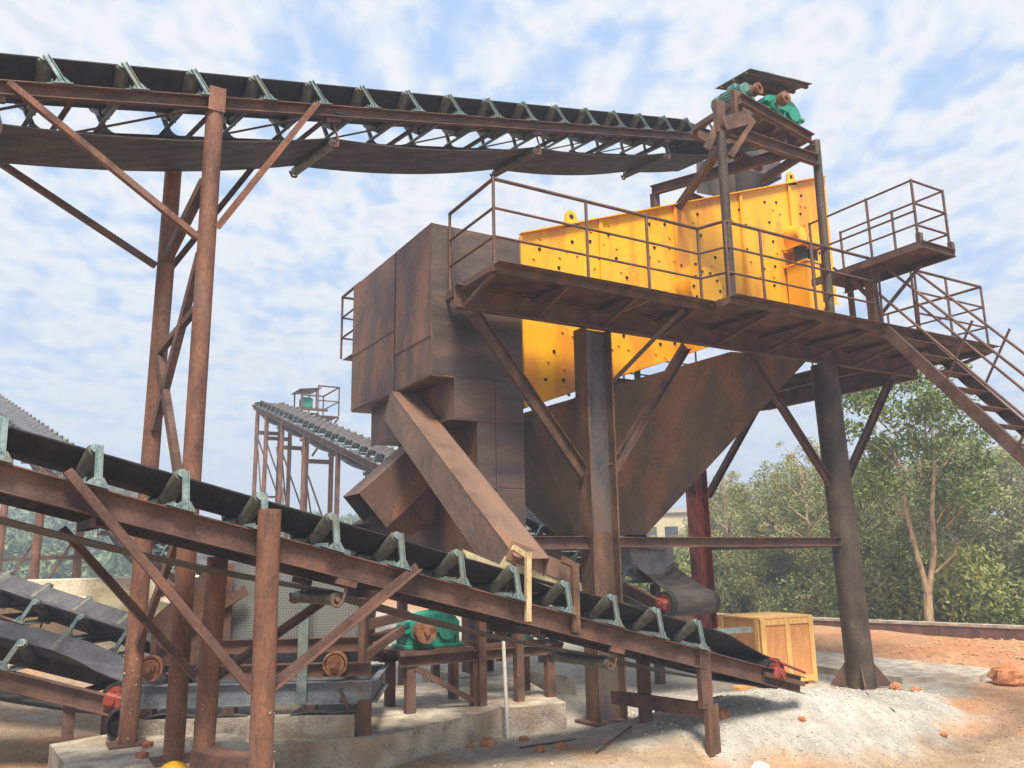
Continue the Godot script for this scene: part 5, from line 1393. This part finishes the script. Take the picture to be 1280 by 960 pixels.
# ---------- small things
func build_small() -> void:
	# crate
	var c := thing("wooden_crate", "plywood crate with pale battens standing beyond the tail pulley", "crate", Vector3(10.9, 0, -9.7))
	var N := aty(955, 858, 0.03)
	var R := aty(1021, 851, 0.03)
	var ex := (R - N)
	ex.y = 0
	var wx := ex.length()
	ex = ex.normalized()
	var ez := Vector3(-ex.z, 0, ex.x)
	if ez.z > 0: ez = -ez
	var wz := 0.95
	var hh := 0.98
	var bs := Basis(ex, UP, -ez)
	var O := N
	gbox(c, "front_panel", O + ex * wx / 2 + UP * hh / 2, Vector3(wx - 0.02, hh - 0.02, 0.02), m.wood_panel, bs)
	gbox(c, "back_panel", O + ex * wx / 2 + UP * hh / 2 + ez * wz, Vector3(wx - 0.02, hh - 0.02, 0.02), m.wood_panel, bs)
	for k in 2: gbox(c, "side_panel", O + ex * (0.01 + (wx - 0.02) * k) + UP * hh / 2 + ez * wz / 2, Vector3(0.02, hh - 0.022, wz - 0.03), m.wood_panel, bs)
	gbox(c, "lid", O + ex * wx / 2 + UP * (hh + 0.005) + ez * wz / 2, Vector3(wx + 0.03, 0.03, wz + 0.04), m.wood_batten, bs, 0.006)
	for k in 3: gbox(c, "batten", O + ex * (0.045 + (wx - 0.09) * k / 2.0) + UP * hh / 2 - ez * 0.022, Vector3(0.09, hh - 0.01, 0.024), m.wood_batten, bs, 0.004)
	for k in 2: gbox(c, "batten", O + ex * wx / 2 + UP * (0.06 + (hh - 0.12) * k) - ez * 0.020, Vector3(wx - 0.02, 0.085, 0.018), m.wood_batten, bs, 0.004)
	for k in 2: gbox(c, "batten", O - ex * 0.012 + UP * hh / 2 + ez * (0.06 + (wz - 0.12) * k), Vector3(0.022, hh - 0.02, 0.09), m.wood_batten, bs, 0.004)
	for k in 2: gbox(c, "skid", O + ex * (0.12 + (wx - 0.24) * k) - UP * 0.0 + ez * wz / 2, Vector3(0.1, 0.06, wz), m.wood_batten, bs)
	# white pipe, planks, bricks, rock and scrap
	gpipe_thing("plastic_pipe", "thin white plastic pipe standing upright in the soil", "pipe", aty(635, 922, 0.0) - UP * 0.05, Vector3(4.98, 1.06, -8.70), 0.022, m.white_pipe)
	gpipe_thing("conduit", "thin white conduit standing beside the pipe columns", "pipe", aty(268, 884, 0.5), aty(268, 884, 0.5) + Vector3(0.02, 1.45, 0), 0.02, m.white_pipe)
	var g := G.new()
	var pk := aty(940, 857, 0.14)
	g.cbox(pk, Vector3(0.75, 0.045, 0.14), 0.006, Basis(UP, 0.15)); solo("plank", "short brown plank lying under the tail of the front conveyor", "plank", g, m.wood_panel)
	var rng := RandomNumberGenerator.new()
	rng.seed = 77
	for p in [aty(690, 862, 0.04), aty(697, 855, 0.10), aty(185, 928, 0.40), aty(178, 941, 0.40)]:
		g = G.new()
		g.cbox(p - UP * 0.02, (Vector3(0.23, 0.07, 0.11) if p.y < 0.2 else Vector3(0.11, 0.05, 0.07)), 0.008, Basis(UP, rng.randf_range(-1.2, 1.2)))
		solo("brick", "loose red brick lying on the %s" % ("concrete slab" if p.y < 0.2 else "pipe column footing"), "brick", g, m.brick, "loose bricks")
	for q in [[1262, 856, 0.30, "large pale red boulder beside the concrete pad"], [1120, 862, 0.10, "small clay lump on the gravel edge"], [1145, 868, 0.08, "small clay lump beside the round column"], [905, 917, 0.09, "flat stone at the foot of the gravel heap"]]:
		var o := aty(q[0], q[1], 0.0)
		g = rock(q[2], int(q[0]))
		var k := solo("rock", q[3], "rock", g, m.rock)
		k.position = Vector3(o.x, ground_h(o.x, o.z) + q[2] * 0.35, o.z)
	for q in [[610, 949, 0.10], [655, 942, 0.06], [702, 951, 0.08], [572, 941, 0.06], [588, 952, 0.05], [760, 950, 0.05], [675, 955, 0.07], [1005, 930, 0.05], [1180, 915, 0.05]]:
		var o := aty(q[0], q[1], -0.15)
		var k := solo("clay_lump", "small pale red clay lump lying on the yard soil", "clay lump", rock(q[2], int(q[0])), m.rock, "clay lumps on the soil")
		k.position = Vector3(o.x, ground_h(o.x, o.z) + q[2] * 0.2, o.z)
	# curled scrap of belt on the footing
	g = G.new()
	var prev := []
	for i in 22:
		var an := -2.2 + i * 0.33
		var rr := 0.09 + i * 0.004
		var p := Vector3(1.02, 0.36 + 0.10, -9.15) + Vector3(cos(an) * rr, sin(an) * rr + 0.05, 0)
		var cur := [p, p + Vector3(0.03, 0, -0.28)]
		if prev.size(): band(g, prev, cur, Vector3(cos(an), sin(an), 0))
		prev = cur
	solo("belt_scrap", "curled offcut of black belt on the concrete footing", "scrap", g, m.belt)
	# hard hat
	var hp := aty(216, 974, 0.36)
	var hat := thing("hard_hat", "yellow hard hat lying at the foot of the pipe column", "hard hat", hp)
	g = G.new()
	g.lathe(hp, UP, [Vector2(0.0, 0.13), Vector2(0.04, 0.125), Vector2(0.08, 0.105), Vector2(0.115, 0.07), Vector2(0.13, 0.03), Vector2(0.133, 0.0)], 20)
	part(hat, "shell", g, m.helmet)
	g = G.new(); g.lathe(hp, UP, [Vector2(0.0, 0.12), Vector2(-0.004, 0.165), Vector2(0.006, 0.165), Vector2(0.012, 0.125)], 20)
	part(hat, "brim", g, m.helmet)
	# bag
	var bp := aty(950, 962, -0.2)
	g = rock(0.11, 5); var bagm := solo("plastic_bag", "crumpled pink and white plastic bag on the damp soil", "bag", g, m.bag)
	bagm.position = Vector3(bp.x, ground_h(bp.x, bp.z) + 0.03, bp.z)
	# sticks and rods on the soil
	for q in [[820, 915, 905, 906], [650, 945, 720, 935], [745, 955, 790, 930], [1085, 895, 1120, 905]]:
		var a := aty(q[0], q[1], -0.1)
		var b := aty(q[2], q[3], -0.1)
		a.y = ground_h(a.x, a.z) + 0.012
		b.y = ground_h(b.x, b.z) + 0.012
		g = G.new(); g.pipe(a, b, 0.011, 6)
		solo("steel_rod", "thin dark steel rod lying on the soil", "rod", g, m.rust_frame, "loose steel rods")
	# gravel and crumbs of soil that nobody could count
	var st := MultiMesh.new()
	st.transform_format = MultiMesh.TRANSFORM_3D
	st.use_colors = true
	st.mesh = rock(1.0, 3, 5).mesh()
	var tr := []
	for i in 11000:
		var x := rng.randf_range(2.0, 18.0)
		var z := rng.randf_range(-10.5, -4.3)
		if i % 3 == 0: x = rng.randf_range(6.3, 11.5); z = rng.randf_range(-9.0, -6.0)
		if x < 6.7 and z < -8.0: continue
		var s := 0.005 + 0.020 * pow(rng.randf(), 4.0)
		if x > 13.5: s *= 2.0
		tr.append([Transform3D(Basis.from_euler(Vector3(rng.randf() * TAU, rng.randf() * TAU, rng.randf() * TAU)).scaled(Vector3(s, s * rng.randf_range(0.5, 1.0), s)), Vector3(x, ground_h(x, z) + s * 0.2, z)), ground_c(x, z) * rng.randf_range(0.75, 1.3)])
	st.instance_count = tr.size()
	for i in tr.size():
		st.set_instance_transform(i, tr[i][0])
		var cc: Color = tr[i][1]
		st.set_instance_color(i, Color(cc.r, cc.g, cc.b))
	var mi := MultiMeshInstance3D.new()
	mi.name = "gravel"
	mi.multimesh = st
	var sm := StandardMaterial3D.new()
	sm.vertex_color_use_as_albedo = true
	sm.roughness = 0.95
	mi.material_override = sm
	mi.set_meta("kind", "stuff")
	mi.set_meta("label", "pale gravel and clay crumbs strewn over the yard")
	mi.set_meta("category", "gravel")
	add_child(mi)
func gpipe_thing(called: String, label: String, cat: String, a: Vector3, b: Vector3, r: float, mt: Material) -> void:
	var g := G.new(); g.pipe(a, b, r, 10); solo(called, label, cat, g, mt)
func rock(s: float, sd: int, n := 10) -> G:
	var g := G.new()
	var fn := FastNoiseLite.new(); fn.seed = sd; fn.frequency = 0.9
	var pt := func(i: int, j: int) -> Vector3:
		var th := PI * i / n
		var ph := TAU * (j % (n * 2)) / (n * 2.0)
		var d := Vector3(sin(th) * cos(ph), cos(th), sin(th) * sin(ph))
		return d * s * (1.0 + 0.45 * fn.get_noise_3dv(d * 1.6)) * 0.8 * Vector3(1.2, 0.75, 1.0)
	for i in n:
		for j in n * 2:
			var a: Vector3 = pt.call(i, j)
			var b: Vector3 = pt.call(i, j + 1)
			var c: Vector3 = pt.call(i + 1, j + 1)
			var d: Vector3 = pt.call(i + 1, j)
			if i > 0: g.tri(a, b, c, ((c - a).cross(b - a)).normalized() * (1.0 if (c - a).cross(b - a).dot(a) > 0 else -1.0))
			if i < n - 1: g.tri(a, c, d, ((d - a).cross(c - a)).normalized() * (1.0 if (d - a).cross(c - a).dot(a) > 0 else -1.0))
	return g

# ---------- trees
func crown(rng: RandomNumberGenerator, blobs: Array, per: float, size: float, base: Color) -> G:
	var g := G.new()
	var lin := base.srgb_to_linear()
	for b in blobs:
		var cen: Vector3 = b[0]
		var r: Vector3 = b[1]
		var n := int(per * r.x * r.y * r.z * 4.2) + 20
		var tone := rng.randf_range(-0.1, 0.4)
		for i in n:
			var d := Vector3(rng.randfn(), rng.randfn(), rng.randfn()).normalized() * pow(rng.randf(), 0.45)
			var p := cen + d * r
			var u := Vector3(rng.randfn(), rng.randfn() * 0.8 - 0.4, rng.randfn()).normalized()
			var w := u.cross(Vector3(rng.randfn(), rng.randfn(), rng.randfn())).normalized()
			var s := size * rng.randf_range(0.6, 1.4)
			var nn := u.cross(w)
			if nn.y < 0: nn = -nn
			# every leaf its own green, between a cooler and a yellower one
			var cc := Color(lin.r, lin.g, lin.b * 1.15).lerp(Color(lin.r * 1.25, lin.g * 1.06, lin.b * 0.85), clampf(rng.randf() * 0.7 + tone, 0.0, 1.0))
			# a leaf: two triangles folded at the midrib
			var a := p - u * s
			var e := p + u * s
			g.tri(a, p + w * s * 0.42, e, nn)
			g.tri(a, e, p - w * s * 0.42, nn)
			for k in 6: g.c.append(cc)
	return g
func limb(g: G, pts: Array, r0: float, r1: float, seg := 9) -> void:
	for i in pts.size() - 1:
		var f0 := float(i) / (pts.size() - 1)
		var f1 := float(i + 1) / (pts.size() - 1)
		g.pipe(pts[i], pts[i + 1], lerpf(r0, r1, f0), seg, lerpf(r0, r1, f1), false)
func bend(rng: RandomNumberGenerator, a: Vector3, b: Vector3, k: float, n := 6) -> Array:
	var out := []
	for i in n + 1:
		var t := i / float(n)
		var w := sin(PI * t) * k * (b - a).length()
		out.append(a.lerp(b, t) + Vector3(rng.randf_range(-w, w), 0, rng.randf_range(-w, w)))
	return out
func tree_at(called: String, label: String, group: String, pos: Vector3, sd: int, h: float, spread: float, leaf: String, bark: Material, per: float, lsz: float, nb: int, low: float) -> Node3D:
	var t := thing(called, label, "tree", Vector3.ZERO, group)
	var rng := RandomNumberGenerator.new()
	rng.seed = sd
	var g := G.new()
	var lean := Vector3(rng.randf_range(-0.06, 0.06) * h, 0, rng.randf_range(-0.06, 0.06) * h)
	limb(g, bend(rng, Vector3(0, -0.6, 0), lean + UP * h * 0.93, 0.012, 10), h * 0.017, h * 0.003)
	part(t, "trunk", g, bark)
	g = G.new()
	var blobs := []
	for i in nb:
		var f := low + (1.0 - low) * (i + rng.randf() * 0.8) / nb
		var an := rng.randf() * TAU
		var a := lean * f + UP * h * (f * 0.9 - 0.08)
		var rr := spread * (0.35 + 0.65 * sin(PI * clampf((f - low) / (1.0 - low) * 0.85 + 0.12, 0, 1))) * rng.randf_range(0.55, 1.1)
		var e := lean * f + UP * h * minf(f + 0.06, 0.98) + Vector3(cos(an) * rr, 0, sin(an) * rr)
		limb(g, bend(rng, a, e, 0.05, 4), h * 0.006, h * 0.0015, 6)
		for j in 5:
			var q := spread * rng.randf_range(0.11, 0.27)
			blobs.append([a.lerp(e, 0.35 + 0.17 * j) + Vector3(rng.randfn(), rng.randfn() * 0.7 + 0.3, rng.randfn()) * spread * 0.13, Vector3(q, q * rng.randf_range(0.5, 1.1), q)])
	part(t, "limbs", g, bark)
	part(t, "crown", crown(rng, blobs, per, lsz, m[leaf].get_meta("c")), m[leaf])
	t.position = pos
	return t
func build_trees() -> void:
	# the forked tree by the kerb
	var b := aty(1160, 796, 0.10)
	var k := (b.x + 1.4) / b.x
	var base := Vector3(b.x * k, -0.35, b.z * k)
	var t := thing("forked_tree", "tall leafy tree with pale forked trunk behind the kerb wall", "tree", base)
	var rng := RandomNumberGenerator.new()
	rng.seed = 21
	var nrm := Vector3(base.x, 0, base.z).normalized()
	var W := func(u: float, v: float, dz := 0.0) -> Vector3: return atp(u, v, base + nrm * dz, nrm)
	var g := G.new()
	var fork: Vector3 = W.call(1160, 742)
	limb(g, [base - UP * 0.2, W.call(1161, 770), fork], 0.115, 0.10, 12)
	limb(g, [fork - UP * 0.06, W.call(1146, 690), W.call(1133, 640), W.call(1124, 590), W.call(1112, 545)], 0.072, 0.03, 10)
	limb(g, [fork - UP * 0.06, W.call(1168, 690), W.call(1165, 640), W.call(1168, 585), W.call(1165, 530), W.call(1150, 490)], 0.076, 0.022, 10)
	part(t, "trunk", g, m.bark)
	g = G.new()
	limb(g, [W.call(1169, 716), W.call(1182, 704), W.call(1193, 693), W.call(1199, 675)], 0.035, 0.014, 8)
	var tips := [[1075, 540, -0.6], [1085, 500, 0.4], [1110, 480, -0.3], [1135, 470, 0.6], [1165, 478, 0.0], [1195, 505, -0.5], [1215, 540, 0.5], [1225, 575, 0.0], [1190, 560, -0.9], [1095, 580, 0.5], [1100, 605, -0.5], [1195, 612, 0.4], [1218, 618, -0.4], [1178, 590, 0.9], [1150, 555, 0.9], [1130, 520, -0.9], [1070, 500, 0.9], [1120, 560, 0.3], [1180, 520, 1.0], [1160, 510, -1.0]]
	var blobs := []
	for q in tips:
		var e: Vector3 = W.call(q[0], q[1], q[2] * 1.3)
		var s: Vector3 = W.call(lerpf(1152, q[0], 0.45), q[1] + 42)
		limb(g, bend(rng, s, e, 0.05, 4), 0.022, 0.006, 6)
		blobs.append([e, Vector3(0.60, 0.46, 0.60) * rng.randf_range(0.8, 1.2)])
		for j in 2: blobs.append([e + Vector3(rng.randfn(), rng.randfn() * 0.6, rng.randfn()) * 0.42, Vector3(0.34, 0.26, 0.34) * rng.randf_range(0.8, 1.3)])
	part(t, "limbs", g, m.bark)
	part(t, "crown", crown(rng, blobs, 560.0, 0.062, m.leaf_dark.get_meta("c")), m.leaf_dark)
	# wood beyond the kerb: three kinds, duplicated
	var kinds := [
		tree_at("slender_tree", "slender grey-green tree with thin pale trunk in the wood beyond the kerb", "trees beyond the kerb", Vector3(24, -0.5, -12), 31, 6.6, 1.7, "leaf_grey", m.bark, 760.0, 0.055, 16, 0.34),
		tree_at("bushy_tree", "broad bushy mid-green tree in the wood beyond the kerb", "trees beyond the kerb", Vector3(25, -0.5, -17), 32, 5.4, 2.1, "leaf_mid", m.bark_dark, 640.0, 0.056, 20, 0.10),
		tree_at("willowy_tree", "loose feathery tree with drooping pale foliage in the wood beyond the kerb", "trees beyond the kerb", Vector3(26, -0.5, -9), 33, 6.0, 1.9, "leaf_grey", m.bark, 520.0, 0.062, 20, 0.22)]
	rng.seed = 91
	var placed := 0
	for i in 64:
		var row := i % 4
		var z := -4.0 - (i / 4) * 2.9 + rng.randf_range(-1.0, 1.0)
		var x: float = 22.6 + row * 3.4 + rng.randf_range(-1.2, 1.2) + maxf(0.0, -(z + 16.0)) * 0.20
		if z < -30.0: x += 4.0
		if Vector3(x, 0, z).angle_to(Vector3(ray(834, 668).x, 0, ray(834, 668).z)) < 0.035: continue
		var kd: Node3D = kinds[(i * 7 + i / 5) % 3]
		var c: Node3D
		if placed < 3: c = kinds[placed]
		else:
			c = kd.duplicate()
			c.name = numbered(self, String(kd.name).rstrip("0123456789_"))
			add_child(c)
		placed += 1
		var s := rng.randf_range(0.60, 0.98) + row * 0.07
		c.transform = Transform3D(Basis(UP, rng.randf() * TAU).scaled(Vector3(s, s * rng.randf_range(0.9, 1.1), s)), Vector3(x, -0.5, z))
	# undergrowth
	rng.seed = 44
	var blob := []
	for i in 7: blob.append([Vector3(rng.randf_range(-0.6, 0.6), rng.randf_range(0.2, 1.0), rng.randf_range(-0.6, 0.6)), Vector3(0.5, 0.42, 0.5)])
	scatter("undergrowth", "dense green undergrowth filling the wood behind the kerb wall", crown(rng, blob, 760.0, 0.052, c8(122, 134, 80)), func(i: int) -> Transform3D:
		var z := -3.0 - rng.randf() * 46.0
		var x := 20.0 + rng.randf() * 9.0 + maxf(0.0, -(z + 16.0)) * 0.22
		var s := rng.randf_range(0.7, 1.5) * (1.0 + (x - 20.0) * 0.04)
		return Transform3D(Basis(UP, rng.randf() * TAU).scaled(Vector3(s, s * rng.randf_range(0.8, 1.5), s)), Vector3(x, -0.7, z)), 420, m.leaf_mid, rng)
func scatter(called: String, label: String, g: G, f: Callable, n: int, mt: Material, rng: RandomNumberGenerator) -> void:
	var st := MultiMesh.new()
	st.transform_format = MultiMesh.TRANSFORM_3D
	st.use_colors = true
	st.mesh = g.mesh()
	st.instance_count = n
	for i in n:
		st.set_instance_transform(i, f.call(i))
		var t := rng.randf_range(0.75, 1.25)
		st.set_instance_color(i, Color(t * rng.randf_range(0.9, 1.15), t, t * rng.randf_range(0.8, 1.1)))
	var mi := MultiMeshInstance3D.new()
	mi.name = called
	mi.multimesh = st
	mi.material_override = mt
	mi.set_meta("kind", "stuff")
	mi.set_meta("label", label)
	mi.set_meta("category", "vegetation")
	add_child(mi)

# ---------- far away
func build_distance() -> void:
	var rng := RandomNumberGenerator.new()
	rng.seed = 63
	var fn := FastNoiseLite.new(); fn.seed = 2; fn.frequency = 0.02
	var hill := func(x: float, z: float) -> float:
		var r := smoothstep(-75.0, -120.0, z) * (4.2 + 2.6 * fn.get_noise_2d(x, z) + 2.0 * smoothstep(20.0, -40.0, x))
		return r - 0.4
	var g := G.new()
	var x := -110.0
	while x < 120.0:
		var z := -62.0
		while z > -150.0:
			var a := Vector3(x, hill.call(x, z), z)
			var b := Vector3(x + 6, hill.call(x + 6, z), z)
			var c := Vector3(x + 6, hill.call(x + 6, z - 6), z - 6)
			var d := Vector3(x, hill.call(x, z - 6), z - 6)
			g.tri(a, b, c, UP); g.tri(a, c, d, UP)
			for k in 6: g.c.append(Color(0.34, 0.31, 0.18))
			z -= 6.0
		x += 6.0
	struct("hill", g, m.ground)
	var blob := []
	for i in 9: blob.append([Vector3(rng.randf_range(-1.0, 1.0), rng.randf_range(0.4, 2.4), rng.randf_range(-1.0, 1.0)), Vector3(0.9, 0.8, 0.9)])
	scatter("far_wood", "dark blue-green wood covering the distant hillside", crown(rng, blob, 26.0, 0.26, m.leaf_far.get_meta("c")), func(i: int) -> Transform3D:
		var z := -66.0 - 70.0 * sqrt(rng.randf())
		var xx := rng.randf_range(-60.0, 70.0)
		var s := rng.randf_range(0.8, 1.6)
		return Transform3D(Basis(UP, rng.randf() * TAU).scaled(Vector3(s, s * rng.randf_range(0.8, 1.2), s)), Vector3(xx, hill.call(xx, z) - 0.3, z)), 1900, m.leaf_far, rng)
	# pale building seen between the trees
	var q := ray(834, 668)
	var o := EYE + q * 62.0
	var h := thing("pale_building", "distant cream building with window bands between the trees", "building", Vector3(o.x, 0, o.z))
	var bs := Basis(UP, -0.9)
	var c0 := Vector3(o.x, 2.2, o.z)
	gbox(h, "wall", c0, Vector3(6.5, 5.6, 5), m.plaster, bs)
	gbox(h, "roof", c0 + UP * 2.9, Vector3(6.9, 0.25, 5.4), m.concrete_wall, bs)
	for i in 4:
		for j in 2:
			var wn := gbox(h, "window", c0 + bs * Vector3(-2.3 + i * 1.55, -1.0 + j * 2.2, 2.52), Vector3(0.95, 1.2, 0.06), m.window_glass, bs)
			gbox(wn, "sill", c0 + bs * Vector3(-2.3 + i * 1.55, -1.65 + j * 2.2, 2.58), Vector3(1.1, 0.1, 0.16), m.concrete_wall, bs)
